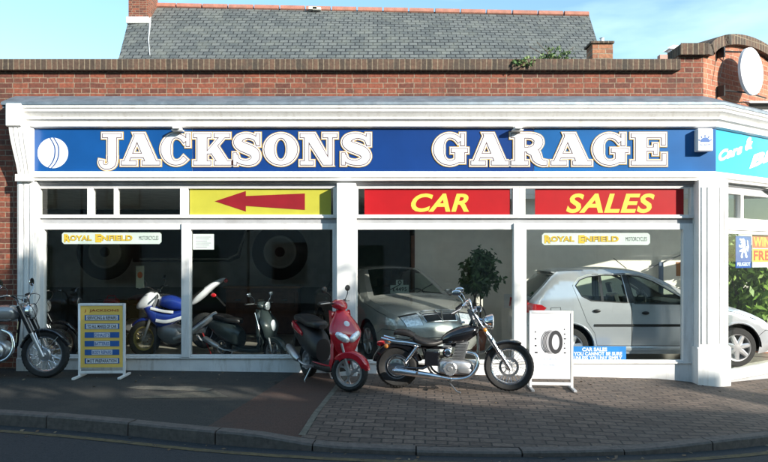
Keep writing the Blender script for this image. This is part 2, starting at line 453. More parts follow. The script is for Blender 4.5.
GL = {
 'A': (1.25, [('p', [(.06,.06),(.22,.06),(.62,1),(.46,1)]), ('p', [(.40,1),(.74,1),(1.16,.06),(.80,.06)]), RC(.3,.24,.85,.36), RC(0,0,.48,.12), RC(.68,0,1.25,.12)]),
 'C': (1.0, [arcs(38, 318, .16, .06), RC(.85,.60,.96,1.0)]),
 'G': (1.08, [arcs(38, 322, .16, .06), RC(.85,.62,.96,1.0), RC(.68,.08,.96,.46), RC(.56,.40,1.06,.52)]),
 'J': (.82, [RC(.34,.15,.64,.95), RC(.14,.88,.82,1), ('s', [(.49,.25,.15),(.47,.04,.13),(.33,-.06,.075),(.16,-.05,.06),(.08,.05,.07),(.09,.14,.07)])]),
 'K': (1.2, [RC(.12,.05,.42,.95), RC(0,0,.54,.12), RC(0,.88,.54,1), ('p', [(.36,.36),(.54,.36),(1.04,.94),(.86,.94)]), ('p', [(.50,.46),(.70,.70),(1.12,.06),(.78,.06)]), RC(.66,.88,1.14,1), RC(.66,0,1.2,.12)]),
 'S': (.86, [('s', [(.76,.68,.05),(.70,.84,.06),(.47,.935,.065),(.24,.87,.10),(.16,.73,.13),(.26,.60,.135),(.46,.51,.14),(.64,.41,.14),(.70,.26,.13),(.62,.12,.10),(.40,.065,.065),(.17,.14,.06),(.10,.32,.05)]), RC(.72,.62,.82,1), RC(.02,0,.12,.38)]),
 'O': (1.0, [('r', .5, .5, .5, .5, .20, .37)]),
 'N': (1.2, [RC(.14,.05,.27,.95), RC(.90,.02,1.03,.95), ('p', [(.10,1),(.46,1),(1.03,.0),(.74,.0)]), RC(0,0,.42,.12), RC(0,.88,.40,1), RC(.74,.88,1.18,1)]),
 'R': (1.2, [RC(.12,.05,.42,.95), RC(0,.88,.6,1), RC(0,0,.54,.12), ('s', [(.4,.935,.065),(.66,.925,.072),(.84,.83,.12),(.87,.72,.14),(.80,.58,.11),(.62,.50,.066),(.4,.49,.065)]), ('s', [(.52,.48,.09),(.74,.40,.14),(.82,.22,.14),(.95,.09,.09),(1.14,.06,.06)])]),
 'E': (1.0, [RC(.12,.05,.42,.95), RC(0,.88,.94,1), RC(0,0,.96,.12), RC(.84,.64,.94,.95), RC(.86,.05,.96,.36), RC(.35,.45,.7,.56), RC(.62,.34,.72,.67)]),
}
def glyph_layer(ch, x0, x1, z0, h, d):
    w, prims = GL[ch]; sx = (x1-x0)/w; sy = h
    loops = []; tests = []
    for p in prims:
        if p[0] == 'p':
            q = _off([(x0+a*sx, z0+b*sy) for a, b in p[1]], d); loops.append(q); tests.append((q, None))
        elif p[0] == 's':
            k = (sx+sy)/2
            q = _stroke([(x0+a*sx, z0+b*sy, c*k) for a, b, c in p[1]], d); loops.append(q); tests.append((q, None))
        else:
            _, cx, cy, rx, ry, ix, iy = p
            o = [(x0+cx*sx+(rx*sx+d)*math.cos(2*PI*i/40), z0+cy*sy+(ry*sy+d)*math.sin(2*PI*i/40)) for i in range(40)]
            n = [(x0+cx*sx+(ix*sx-d)*math.cos(2*PI*i/40), z0+cy*sy+(iy*sy-d)*math.sin(2*PI*i/40)) for i in range(40)]
            loops += [o, n]; tests.append((o, n))
    ins = lambda p: any(inpoly(p, o) and not (n and inpoly(p, n)) for o, n in tests)
    return fill(ins, loops)
def slab_from(vs, fs, Y, thick, mb):
    """front sheet at Y plus side walls going back (+Y) by thick"""
    n = len(vs); V = [(x, Y, z) for x, z in vs]+[(x, Y+thick, z) for x, z in vs]; Fc = list(fs)
    cnt = {}
    for f in fs:
        for i in range(len(f)):
            e = (f[i], f[(i+1) % len(f)]); cnt[tuple(sorted(e))] = cnt.get(tuple(sorted(e)), []) + [e]
    for k, e in cnt.items():
        if len(e) == 1: a, b = e[0]; Fc.append((b, a, a+n, b+n))
    mb.add(V, Fc)
# ================================================================ GROUND
def interp(x, tab):
    if x <= tab[0][0]: return tab[0][1]
    for (a, b), (c, d) in zip(tab, tab[1:]):
        if x <= c: return b+(d-b)*(x-a)/(c-a)
    return tab[-1][1]
ZT = [(-8, .07), (-6, .06), (-3, .03), (0, -.012), (2, -.035), (3.8, -.08), (4.6, -.165), (6, -.25), (9, -.33), (40, -.5)]
def zg(x): return interp(x, ZT)
KP = [(-60, -1.6), (-14, -1.9), (-8, -2.1), (-5.5, -2.3), (-3.83, -2.5), (-2.6, -2.78), (-1.5, -3.08), (-.3, -3.27), (.8, -3.33), (1.8, -3.28), (2.8, -3.08), (3.8, -2.72), (5.2, -2.0), (7.5, -.5), (11, 2.0), (30, 15.5)]
_kp, _ = catmull([Vector(p) for p in KP], [0]*len(KP), 6)
def ky(x): return interp(x, [(p.x, p.y) for p in _kp])
DROP = [(-1.2, 0), (-.5, .075), (2.2, .075), (3.2, .03), (6, .02)]
def drop(x): return interp(x, DROP)
def zp(x, y):
    t = max(0, min(1, (ky(x)+1.0-y)/1.0)); t = t*t*(3-2*t)
    return zg(x)-drop(x)*t
def ground_poly(poly, dz, step, zf):
    lp = resample(poly, step*.8)
    vs, fs = fill(lambda p: inpoly(p, lp), [lp], step)
    mb = MB(); mb.add([(x, y, zf(x, y)+dz) for x, y in vs], fs); return mb
kline = [(p.x, p.y) for p in _kp if -40 < p.x < 25]
kin = [(x, y+.125) for x, y in kline]
# pavement sheets: asphalt on the left, red strip, block paving on the right
def bx(y): return -.50+.085*y        # border red / blocks
def rx_(y): return -1.22+.15*y       # border asphalt / red
def kseg(xa, xb): return [(x, ky(x)+.125) for x in [xa+(xb-xa)*i/30 for i in range(31)]]
def solve(fn):
    y = -3.1
    for _ in range(20): y = ky(fn(y))+.125
    return fn(y)
xr = solve(rx_); xb = solve(bx)
obj('pavement', ground_poly(kseg(-22, xr)+[(rx_(0), .02), (-22, .02)], 0, .35, zp), asphalt, kind='structure', smooth=60)
obj('pavement', ground_poly(kseg(xr, xb)+[(bx(0), .02), (rx_(0), .02)], 0, .3, zp), redtar, kind='structure', smooth=60)
obj('pavement', ground_poly(kseg(xb, 9.0)+[(9.6, 3.25), (4.47, .02), (bx(0), .02)], 0, .3, zp), paving, kind='structure', smooth=60)
eb = MB()
ys = [-.02-i*.1 for i in range(60)]
e_l = [(bx(y)-.03, y) for y in ys if y > ky(bx(y))+.13]; e_r = [(bx(y)+.03, y) for y in ys if y > ky(bx(y))+.13]
eb.add([(x, y, zp(x, y)+.005) for x, y in e_l+e_r[::-1]], [(i, i+1, 2*len(e_l)-2-i, 2*len(e_l)-1-i) for i in range(len(e_l)-1)])
obj('paving_edge_strip', eb, patchm, kind='structure')
# cement patch around a cover
pc = [(-2.95, -1.1), (-2.3, -1.08), (-2.05, -1.2), (-2.1, -1.34), (-2.9, -1.3), (-3.1, -1.2)]
obj('pavement_patch', ground_poly(pc, .004, .12, zp), patchm, kind='structure')
ys_ = [(-2.0, -1.3), (-2.85, -1.75), (-2.75, -1.8), (-1.75, -1.66)]
obj('pavement_patch', ground_poly(ys_, .0045, .2, zp), mat('old_asphalt_repair', (.075, .07, .055), .9, var=.3, vscale=30), kind='structure')
# manhole frame outline
# road
road = MB()
rx = [-60, -30, -14, -8, -6, -3, 0, 2, 3.8, 4.6, 6, 9, 14, 20, 30, 60]
grid = []
for x in rx:
    for y in (-10.2, -7, -5, -3.9, -2.5, 0, 8, 40):
        grid.append((x, y, zg(x)-.12))
n8 = 8
road.add(grid, [(i*n8+j, (i+1)*n8+j, (i+1)*n8+j+1, i*n8+j+1) for i in range(len(rx)-1) for j in range(n8-1)])
obj('road', road, roadm, kind='structure')
fr = MB(); fr.add([(x, y, zg(x)-.01) for x in rx for y in (-10.2, -13, -60)], [(i*3+j, (i+1)*3+j, (i+1)*3+j+1, i*3+j+1) for i in range(len(rx)-1) for j in range(2)])
obj('far_pavement', fr, asphalt, kind='structure')
bg = MB(); bg.add([(-400, -400, -.9), (400, -400, -.9), (400, 400, -.9), (-400, 400, -.9)], [(0, 1, 2, 3)])
obj('ground', bg, mat('distant_ground', (.08, .09, .06), .95), kind='structure')
def offset_line(d, x0, x1):
    pts = [p for p in _kp if x0 <= p.x <= x1]; out = []
    for i, p in enumerate(pts):
        t = (pts[min(i+1, len(pts)-1)]-pts[max(i-1, 0)]).normalized(); nn = Vector((t.y, -t.x))
        out.append(p+nn*d)
    return out
for d in (.16,):
    A = offset_line(d, -20, 20); B = offset_line(d+.075, -20, 20); mb = MB(); n = len(A)
    mb.add([(p.x, p.y, zg(p.x)-.12+.004) for p in A]+[(p.x, p.y, zg(p.x)-.12+.004) for p in B], [(i, i+1, n+i+1, n+i) for i in range(n-1)])
    obj('yellow_line', mb, yellowline, kind='structure')
# kerb stones
fine, _ = catmull([Vector(p) for p in KP], [0]*len(KP), 60)
kb = MB(); acc = 0; cur = []; prev = None
stones = []
for p in fine:
    if p.x < -22 or p.x > 22: continue
    if prev is not None: acc += (p-prev).length
    cur.append(p); prev = p
    if acc > .915: stones.append(cur); cur = [p]; acc = 0
for st in stones:
    L = [0]
    pts = st[::max(1, len(st)//4)]
    if pts[-1] is not st[-1]: pts.append(st[-1])
    t0 = (pts[1]-pts[0]).normalized(); t1 = (pts[-1]-pts[-2]).normalized()
    pts = [pts[0]+t0*.007]+pts[1:-1]+[pts[-1]-t1*.007]
    vs = []; jz = random.uniform(-.004, .004)
    for i, p in enumerate(pts):
        t = (pts[min(i+1, len(pts)-1)]-pts[max(i-1, 0)]).normalized(); nn = Vector((t.y, -t.x))
        top = zg(p.x)-drop(p.x)+.004+jz
        for (d, z) in ((-.125, zg(p.x)-.3), (-.125, top), (-.012, top-.002), (.004, top-.018), (.010, zg(p.x)-.3)):
            q = p+nn*d; vs.append((q.x, q.y, z))
    m5 = 5; n = len(pts)
    fs = [(i*m5+j, i*m5+(j+1) % m5, (i+1)*m5+(j+1) % m5, (i+1)*m5+j) for i in range(n-1) for j in range(m5)]
    fs += [tuple(range(m5)), tuple(range((n-1)*m5+m5-1, (n-1)*m5-1, -1))]
    kb.add(vs, fs)
obj('kerb', kb, kerbm, kind='structure', smooth=0)
kj = MB()
A = offset_line(-.12, -22, 20); B = offset_line(0.0, -22, 20); n = len(A)
kj.add([(p.x, p.y, zg(p.x)-drop(p.x)-.012) for p in A]+[(p.x, p.y, zg(p.x)-drop(p.x)-.02) for p in B], [(i, i+1, n+i+1, n+i) for i in range(n-1)])
obj('kerb_joints', kj, mat('dark_joint', (.02, .02, .018), .95), kind='structure')

# ================================================================ GARAGE BUILDING
TH = R(33); CXN = 4.46
C0 = (CXN, 0.0)
def wp(s, d=0.0):   # point on the wing: s along, d outward
    return (CXN+math.cos(TH)*s+math.sin(TH)*d, math.sin(TH)*s-math.cos(TH)*d)
WT = Matrix.Translation((CXN, 0, 0)) @ Matrix.Rotation(TH, 4, 'Z')    # local wing space: x=s, y=-d, z
PATH = [(-14, 0), C0, wp(7)]
bld = thing('garage_building', 'single storey red brick corner garage with long white shopfront and showroom glass', 'building', (0, 0, 0))
XL = -4.82
# brick walls
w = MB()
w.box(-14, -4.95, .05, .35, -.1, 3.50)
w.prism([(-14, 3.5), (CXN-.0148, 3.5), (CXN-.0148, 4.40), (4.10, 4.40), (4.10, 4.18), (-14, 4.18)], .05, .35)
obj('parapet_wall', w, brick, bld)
w = MB()
arch = [(.0148, 4.40), (.14, 4.405)] + [(1.16-1.0*math.cos(a), 4.41+.29*math.sin(a)**1.25) for a in [PI*i/24 for i in range(1, 24)]] + [(2.18, 4.405), (7, 4.40)]
w.prism([(.0148, 3.5)]+[(s, z) for s, z in arch]+[(7, 3.5)], .05, .35, 'xz', WT)
ww = obj('wing_wall', w, brickwing, bld)
# coping
c = MB()
c.sweep([(-14, 0), (4.10, 0)], [(.02, 4.181), (.02, 4.325), (-.38, 4.335), (-.38, 4.181)])
c.box(-14, 4.10, -.045, .38, 4.215, 4.33)
cp1 = MB(); cp1.box(-14, 4.098, -.03, .38, 4.183, 4.335)
cp1.prism([(4.10, 4.402), (CXN+.0089, 4.402), (CXN+.0089, 4.548), (4.10, 4.548)], -.03, .38)
obj('parapet_coping', cp1, copebrick, bld, bevel=.006)
c2 = MB()
top = [(s, z+.003) for s, z in arch]; up = []
for i, (s, z) in enumerate(arch):
    a = arch[max(i-1, 0)]; b = arch[min(i+1, len(arch)-1)]; t = Vector((b[0]-a[0], b[1]-a[1])).normalized(); up.append((s-t.y*.15, z+t.x*.15))
up[0] = (-.0089, 4.552); top[0] = (-.0089, 4.403)
for i in range(len(top)-1):
    c2.prism([top[i], top[i+1], up[i+1], up[i]], -.03, .38, 'xz', WT)
obj('arched_coping', c2, copebrick, bld)
# lead flashing
fl = MB(); fl.sweep([(-5.12, 0), C0, wp(7)], [(-.045, 3.80), (-.03, 3.835), (.02, 3.815), (.315, 3.672), (.315, 3.635), (.28, 3.635), (.28, 3.60), (-.045, 3.60)])
obj('lead_flashing', fl, lead, bld)
# cornice
co = MB(); co.sweep([(-4.93, 0), C0, wp(7)], [(.05, 3.634), (.305, 3.634), (.305, 3.60), (.285, 3.585), (.285, 3.555), (.25, 3.53), (.225, 3.49), (.225, 3.465), (.19, 3.445), (.175, 3.41), (.175, 3.375), (.14, 3.36), (.05, 3.36)])
obj('cornice', co, white, bld, smooth=25)
# backing of the fascia and lower moulding
fb = MB(); fb.sweep([(-4.90, 0), C0, wp(7)], [(-.04, 3.60), (.048, 3.60), (.048, 3.358), (.10, 3.358), (.10, 2.70), (-.04, 2.70)])
obj('fascia_backing', fb, whiteold, bld)
mo = MB(); mo.sweep([(-4.86, 0), C0, wp(7)], [(-.04, 2.699), (.101, 2.699), (.101, 2.765), (.15, 2.765), (.165, 2.74), (.165, 2.69), (.14, 2.67), (.14, 2.645), (-.04, 2.645)])
obj('fascia_moulding', mo, white, bld)
li = MB(); li.sweep([(-4.80, 0), C0, wp(7)], [(-.04, 2.644), (.06, 2.644), (.06, 2.61), (.03, 2.60), (.03, 2.565), (-.04, 2.565)])
obj('lintel', li, greypaint_shade, bld)  # recess shade under the moulding painted in as grey
# left console and pilaster
D = .33
cs = MB(); cs.box(X(5, -D), X(21, -D), -D, .04, Z(126, -D), Z(103, -D))
obj('console_block', cs, whiteold, bld, bevel=.012)
cn = MB()
zt, zb_ = Z(126, -.3), Z(174, -.2)
prof = [(-.30, zt), (-.30, zt-.08), (-.285, zt-.2), (-.25, zt-.35), (-.21, zt-.5), (-.19, zb_), (.04, zb_), (.04, zt)]
for k in range(4):
    a = k/4; b = (k+1)/4
    def xa(f, z):
        t = (zt-z)/(zt-zb_); l = X(8, -.3)*(1-t)+X(17, -.2)*t; r = X(27, -.3)*(1-t)+X(31, -.2)*t
        return l+(r-l)*f
    n = len(prof); vs = []
    for f, s in ((a+.03, 0), (b-.03, 0)):
        for (y, z) in prof: vs.append((xa(f, z), y, z))
    cn.add(vs, [tuple(range(n)), tuple(range(2*n-1, n-1, -1))]+[(i, (i+1) % n, (i+1) % n+n, i+n) for i in range(n)])
vs = []
for f in (0, 1):
    for (y, z) in prof: vs.append((xa(f, z), min(y+.018, .04), z))
cn.add(vs, [tuple(range(n)), tuple(range(2*n-1, n-1, -1))]+[(i, (i+1) % n, (i+1) % n+n, i+n) for i in range(n)])
cn.box(X(15, -.2), X(31, -.2), -.2, .04, Z(181, -.2), zb_-.001)
obj('console', cn, whiteold, bld)
pl = MB()
pl.box(X(17, -.13), X(36, -.13), -.13, .04, 0, Z(181.5, -.13))
for i in range(3):
    a = X(18.5+i*5.8, -.14); pl.box(a, a+.055, -.15, -.129, .25, Z(184, -.14))
pl.box(X(16, -.16), X(37, -.16), -.165, .04, 0, .22)
obj('pilaster', pl, whiteold, bld, bevel=.006)
# central pier
pr = MB(); pr.box(X(336.5, -.22), X(356, -.22), -.22, .06, -.1, 2.60)
pr.box(X(335.5, -.24), X(357, -.24), -.235, .04, -.1, .16)
obj('centre_pier', pr, white, bld, bevel=.008)
# corner pier (wraps the corner)
cpth = [(4.27, 0), C0, wp(.22)]
cq = MB(); cq.sweep(cpth, [(-.1, -.3), (.185, -.3), (.185, 2.644), (-.1, 2.644)])
cq.sweep([(4.245, 0), C0, wp(.235)], [(-.1, -.3), (.215, -.3), (.215, .35), (.187, .375), (-.1, .375)])
for (a, b) in ((4.30, 4.34), (4.38, 4.44)): cq.box(a, b, -.20, -.18, .42, 2.55)
cq.box(.0, .07, -.20, -.18, .42, 2.55, WT); cq.box(.12, .18, -.20, -.18, .42, 2.55, WT)
obj('corner_pier', cq, white, bld, bevel=.005)
# stall risers
sr = MB(); sr.box(XL, X(337), -.02, .06, -.1, .215)
sr.box(XL, X(337), -.045, .06, .195, .217)
obj('stall_riser', sr, whiteold, bld, bevel=.004)
sr = MB(); sr.box(X(356), 4.27, -.02, .06, -.2, .150); sr.box(X(356), 4.27, -.045, .06, .130, .153)
obj('stall_riser', sr, white, bld, bevel=.004)
sr = MB(); sr.box(.2, 7, -.03, .06, -.5, -.155, WT); obj('wing_riser', sr, greypaint_shade, bld)
sr = MB(); sr.box(.2, 7, -.075, .06, -.150, -.045, WT); obj('wing_sill', sr, white, bld, bevel=.006)
vt = MB()
for s in (.33, .50, .66):
    vt = MB(); vt.lathe([(0, -.045), (.016, -.045), (.018, -.028), (.018, 0)], 10, 'y', (s, 0, -.21), WT); obj('vent_cap', vt, white, bld)

def window(name, x0, x1, z0, z1, fl, fr_, ft, fb_, m=white, T=None, y=0.0, label=None, proud=.03):
    f = MB()
    f.box(x0, x0+fl, y-proud, y+.05, z0, z1, T); f.box(x1-fr_, x1, y-proud, y+.05, z0, z1, T)
    f.box(x0+fl, x1-fr_, y-proud+.003, y+.05, z1-ft, z1, T); f.box(x0+fl, x1-fr_, y-proud+.003, y+.05, z0, z0+fb_, T)
    o = obj(name, f, m, bld, bevel=.004, label=label)
    g = MB(); g.box(x0+fl-.005, x1-fr_+.005, y+.02, y+.026, z0+fb_-.005, z1-ft+.005, T)
    obj('pane', g, glass, o, smooth=0)
    return o
# transom row z 2.17..2.565
zt0, zt1 = 2.165, 2.565
def px(p): return X(p)
for (a, b, l, r) in ((33, 91, .06, .04), (91, 116, .04, .02), (116, 185, .03, .06), (185, 337, .05, .05), (356, 519, .03, .09), (519, 697, .08, .1)):
    window('transom_window', px(a)+.001, px(b)-.001, zt0, zt1, l, r, .02, .02)
# rails
rl = MB(); rl.box(XL, px(337), -.045, .05, 2.135, 2.164); rl.box(XL, px(337), -.005, .05, 2.065, 2.134)
rl2 = MB(); rl2.box(px(356), 4.27, -.045, .05, 2.135, 2.164)
obj('transom_rail', rl, white, bld, bevel=.004); obj('transom_rail', rl2, white, bld, bevel=.004)
rl = MB(); rl.box(px(356), 4.27, -.005, .05, 2.065, 2.134); obj('transom_rail', rl, greypaint_shade, bld)  # recessed band below the rail, its shade put in as grey
# shade under the transom rail, painted as a grey strip over left windows
rl = MB(); rl.box(XL+.02, px(337), -.012, -.006, 2.07, 2.128); obj('transom_painted_shade', rl, greypaint_shade, bld)
window('shop_window', XL, px(186.5), .218, 2.064, .125, .065, .085, .03)
window('shop_window', px(186.5)+.001, px(337), .218, 2.064, .065, .06, .085, .03)
window('shop_window', px(356), px(519), .154, 2.064, .02, .085, .085, .02)
window('shop_window', px(519)+.001, 4.27, .154, 2.064, .08, .14, .085, .02)
# raised mullion covers
mc = MB(); mc.box(px(513), px(525.5), -.06, -.031, .154, 2.064); obj('mullion', mc, white, bld, bevel=.004)
mc = MB(); mc.box(px(182.5), px(190.5), -.055, -.031, .218, 2.064); obj('mullion', mc, white, bld, bevel=.004)
# wing windows
window('wing_transom', .22, .86, 2.10, 2.564, .24, .02, .06, .06, T=WT)
window('wing_transom', .861, 2.2, 2.10, 2.564, .05, .05, .06, .06, T=WT)
window('wing_transom', 2.201, 6.9, 2.10, 2.564, .05, .05, .06, .06, T=WT)
wr = MB(); wr.box(.22, 6.9, -.05, .05, 1.985, 2.099, WT); obj('transom_rail', wr, white, bld, bevel=.004)
window('wing_window', .22, 2.2, -.044, 1.984, .03, .05, .05, .03, T=WT)
window('wing_window', 2.201, 4.4, -.044, 1.984, .05, .05, .05, .03, T=WT)
window('wing_window', 4.401, 6.9, -.044, 1.984, .05, .05, .05, .03, T=WT)
# showroom interior: floor, ceiling, walls (a nearer cream wall on the right, a deeper dark bay on the left)
f = MB(); f.prism([(-7.2, .07), (CXN-.05, .07), wp(.3, -.1), wp(6.9, -.1), (9.8, 6), (-7.2, 6)], -.06, 0.0, 'xy'); obj('showroom_floor', f, floorm, bld)
RL = [(.4, .7), (7.4, .7), (7.4, 2.4), (.4, 2.4)]      # rooflight opening, invented to brighten the showroom
def slab_hole(poly, z0, z1, m, nm):
    vs, fs = fill(lambda p: inpoly(p, poly) and not inpoly(p, RL), [poly, RL]); mb = MB()
    mb.add([(x, y, z0) for x, y in vs], fs); mb.add([(x, y, z1) for x, y in vs], fs)
    for lp in (poly, RL):
        for i in range(len(lp)): a_, b_ = lp[i], lp[(i+1) % len(lp)]; mb.add([(a_[0], a_[1], z0), (b_[0], b_[1], z0), (b_[0], b_[1], z1), (a_[0], a_[1], z1)], [(0, 1, 2, 3)])
    obj(nm, mb, m, bld)
slab_hole([(-7.2, .07), (CXN-.05, .07), wp(.3, -.1), wp(6.9, -.1), (9.8, 6), (-7.2, 6)], 2.62, 2.7, ceilm, 'showroom_ceiling')
slab_hole([(-14, .352), (CXN-.15, .352), wp(.3, -.36), wp(7, -.36), (10.3, 9), (-14, 9)], 3.8, 3.9, asphalt, 'flat_roof')
f = MB(); 
for i in range(4): a_, b_ = RL[i], RL[(i+1) % 4]; f.add([(a_[0], a_[1], 2.702), (b_[0], b_[1], 2.702), (b_[0], b_[1], 3.798), (a_[0], a_[1], 3.798)], [(0, 1, 2, 3)])
rl_ = obj('added_rooflight', f, white, bld); f = MB(); f.add([(x, y, 3.905) for x, y in [(.3, .6), (7.5, .6), (7.5, 2.5), (.3, 2.5)]], [(0, 1, 2, 3)]); obj('added_opal_pane', f, opal, rl_)  # white well and translucent pane added to light the interior
f = MB(); f.prism([(.57, 3.0), (2.40, 3.0), (2.40, 2.5), (9.8, 2.5), (9.8, 3.12), (.57, 3.12)], 0, 2.62, 'xy'); obj('cream_wall', f, wallbeige, bld)
f = MB(); f.box(-7.2, .57, 5.5, 5.6, 0, 2.62); f.box(.57, .67, 3.121, 5.6, 0, 2.62); f.box(-7.3, -7.2, .35, 5.6, 0, 2.62); obj('dark_wall', f, walldark, bld)
f = MB(); f.box(9.8, 9.9, 3.2, 8, -.5, 3.8); f.box(-14, -13.7, .36, 9, -.1, 3.8); f.box(-14, 10, 9, 9.2, -.5, 3.8); obj('outer_wall', f, brick, bld)
f = MB(); f.box(.50, .565, 2.94, 3.1, 0, 2.0); obj('wall_corner_trim', f, wood, bld)

# ================================================================ SIGNS
fs_ = thing('fascia_sign', 'long blue fascia board with big white slab serif lettering above the shopfront', 'sign', (0, -.12, 3.06))
def absol(o, p):   # parent keeping geometry given in world coordinates
    o.matrix_parent_inverse = (Matrix.Translation(p.location) @ Matrix.Rotation(p.rotation_euler.z, 4, 'Z')).inverted()
FT, FB = 3.355, 2.768
YF = -.112
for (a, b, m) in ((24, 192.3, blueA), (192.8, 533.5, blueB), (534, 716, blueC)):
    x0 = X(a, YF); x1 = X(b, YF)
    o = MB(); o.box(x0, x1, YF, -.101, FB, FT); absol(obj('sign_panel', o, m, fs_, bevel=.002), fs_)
emb = MB()
cx, cz, r = X(53, YF), Z(153, YF), 15.2/73
# round emblem cut by two curved bands
circ = [(cx+r*math.cos(a*PI/24), cz+r*math.sin(a*PI/24)) for a in range(48)]
def band(o, hw):
    pts = [(cx+o-.055+.0, cz+r*1.1), (cx+o+.02, cz+r*.45), (cx+o+.022, cz-r*.2), (cx+o-.02, cz-r*.7), (cx+o-.10, cz-r*1.12)]
    pts = [tuple(q) for q in catmull([Vector(q) for q in pts], [0]*len(pts), 6)[0]]
    L = [(x-hw, z) for x, z in pts]; Rg = [(x+hw, z) for x, z in pts]; return L+Rg[::-1]
b1 = band(.0, .010); b2 = band(.052, .010)
vs, fc = fill(lambda p: inpoly(p, circ) and not inpoly(p, b1) and not inpoly(p, b2), [circ, b1, b2])
slab_from(vs, fc, YF-.004, .003, emb); absol(obj('emblem', emb, signwhite, fs_, smooth=0), fs_)
LET = [('J', 99.5, 121.5), ('A', 122, 160), ('C', 161.5, 191), ('K', 194, 231.5), ('S', 233, 261), ('O', 264.5, 297.5), ('N', 300.5, 337.5), ('S', 341, 371.5),
       ('G', 433.5, 468), ('A', 471, 508.5), ('R', 511, 548.5), ('A', 551, 591), ('G', 592.5, 628.5), ('E', 631, 667)]
zl, hl = Z(165, YF), 31/73.1
for ch, a, b in LET:
    x0, x1 = X(a, YF), X(b, YF)
    par = None
    for d, m, y, t in ((.030, signgold, YF-.010, .0095), (.021, signwhite, YF-.0125, .002), (.0085, signdark, YF-.015, .002), (-.001, faceA, YF-.0175, .002)):
        vs, fc = glyph_layer(ch, x0, x1, zl, hl, d)
        mb = MB(); slab_from(vs, fc, y, t, mb)
        if par is None:
            par = obj('letter', mb, m, fs_, smooth=0); absol(par, fs_)
        else:
            k = obj({2: 'letter_border', 1: 'letter_line', 0: 'letter_face'}[{.021: 2, .0085: 1, -.001: 0}[d]], mb, m, par, smooth=0)
# lamp brackets over the fascia
for p in (177, 517):
    mb = MB(); y = -.2; mb.box(X(p-3, y), X(p+4, y), -.28, -.13, 3.325, 3.36); mb.box(X(p-5, y), X(p+6, y), -.24, -.14, 3.305, 3.324)
    obj('cable_clip', mb, white, None, 'small white cable box under the cornice, %s' % ('above the left word of the fascia' if p < 300 else 'above the right word of the fascia'), 'bracket', bevel=.004)
# alarm box
al = thing('alarm_box', 'white burglar alarm box with blue sunrise emblem at the corner end of the fascia', 'alarm box', (X(705, -.2), -.12, Z(151, -.2)))
mb = MB(); mb.box(X(697.5, -.22), X(713, -.22), -.225, -.118, Z(151, -.22), Z(128.5, -.22)); absol(obj('casing', mb, signwhite, al, bevel=.01), al)
ax, az = X(705, -.22), Z(142, -.22)
sem = [(ax+.062*math.cos(a*PI/12), az+.062*math.sin(a*PI/12)) for a in range(13)]
mb = MB(); mb.prism(sem, -.229, -.2255); absol(obj('emblem', mb, textblue, al, smooth=0), al)
mb = MB()
for i in range(5):
    a = PI*(i+.5)/5; mb.prism([(ax+.07*math.cos(a-.1), az+.07*math.sin(a-.1)), (ax+.092*math.cos(a-.08), az+.092*math.sin(a-.08)), (ax+.092*math.cos(a+.08), az+.092*math.sin(a+.08)), (ax+.07*math.cos(a+.1), az+.07*math.sin(a+.1))], -.229, -.2255)
absol(obj('emblem_rays', mb, textblue, al, smooth=0), al)
o = text_obj('ALARM', ax-.07, ax+.07, az-.055, az-.02, -.2262, textblue, al); absol(o, al)
# corner fascia sign
ws = thing('corner_fascia_sign', 'turquoise fascia board with slanting white lettering on the corner wing', 'sign', (*wp(3, .11), 3.06), TH)
bpy.context.view_layer.update()
mb = MB(); mb.box(.03, 6.9, -.112, -.101, FB, FT, WT); absol(obj('sign_panel', mb, blueD, ws), ws)
SH = Matrix.Identity(4); SH[2][0] = .28
TT = WT @ SH
o = text_obj('Cars', .10, .72, 2.88, 3.03, -.1165, signwhite, ws, bold=.06, shear=.25, T=TT); absol(o, ws)
o = text_obj('&', .78, 1.0, 2.90, 3.08, -.1165, signwhite, ws, bold=.06, shear=.25, T=TT); absol(o, ws)
o = text_obj('Bikes', .9, 2.4, 2.62, 2.80, -.1165, signwhite, ws, bold=.06, shear=.25, T=TT); absol(o, ws)

def flat_sign(name, label, cat, a, b, c, d, m, Y=.012, th=.006, bord=None):
    t = thing(name, label, cat, ((X(a, Y)+X(b, Y))/2, Y, Z(d, Y)))
    mb = MB(); mb.box(X(a, Y), X(b, Y), Y-th, Y, Z(d, Y), Z(c, Y)); absol(obj('panel', mb, m, t), t)
    return t
YS = .012
t = flat_sign('arrow_sign', 'yellow sign with red arrow pointing left, in the transom over the second window', 'sign', 190, 331, 188.3, 215, signyellow, YS)
ar = [(215, 201.3), (246, 191), (246, 196), (305, 193.5), (305, 210), (246, 206), (246, 211.5)]
mb = MB(); mb.prism([(X(a, YS), Z(b, YS)) for a, b in ar], YS-.0095, YS-.0065); absol(obj('arrow', mb, arrowred, t, smooth=0), t)
t = flat_sign('red_sign', 'red sign with the yellow word CAR over the third window', 'sign', 364.5, 510, 189, 215.5, signred, YS)
o = text_obj('CAR', X(411, YS), X(469, YS), Z(212, YS), Z(193.5, YS), YS-.0075, letyellow, t, bold=.028, shear=.25); absol(o, t)
t = flat_sign('red_sign', 'red sign with the yellow word SALES over the right window', 'sign', 535, 683.5, 189, 215.5, signred, YS)
o = text_obj('SALES', X(566, YS), X(654.5, YS), Z(213, YS), Z(193.5, YS), YS-.0075, letyellow, t, bold=.028, shear=.25); absol(o, t)
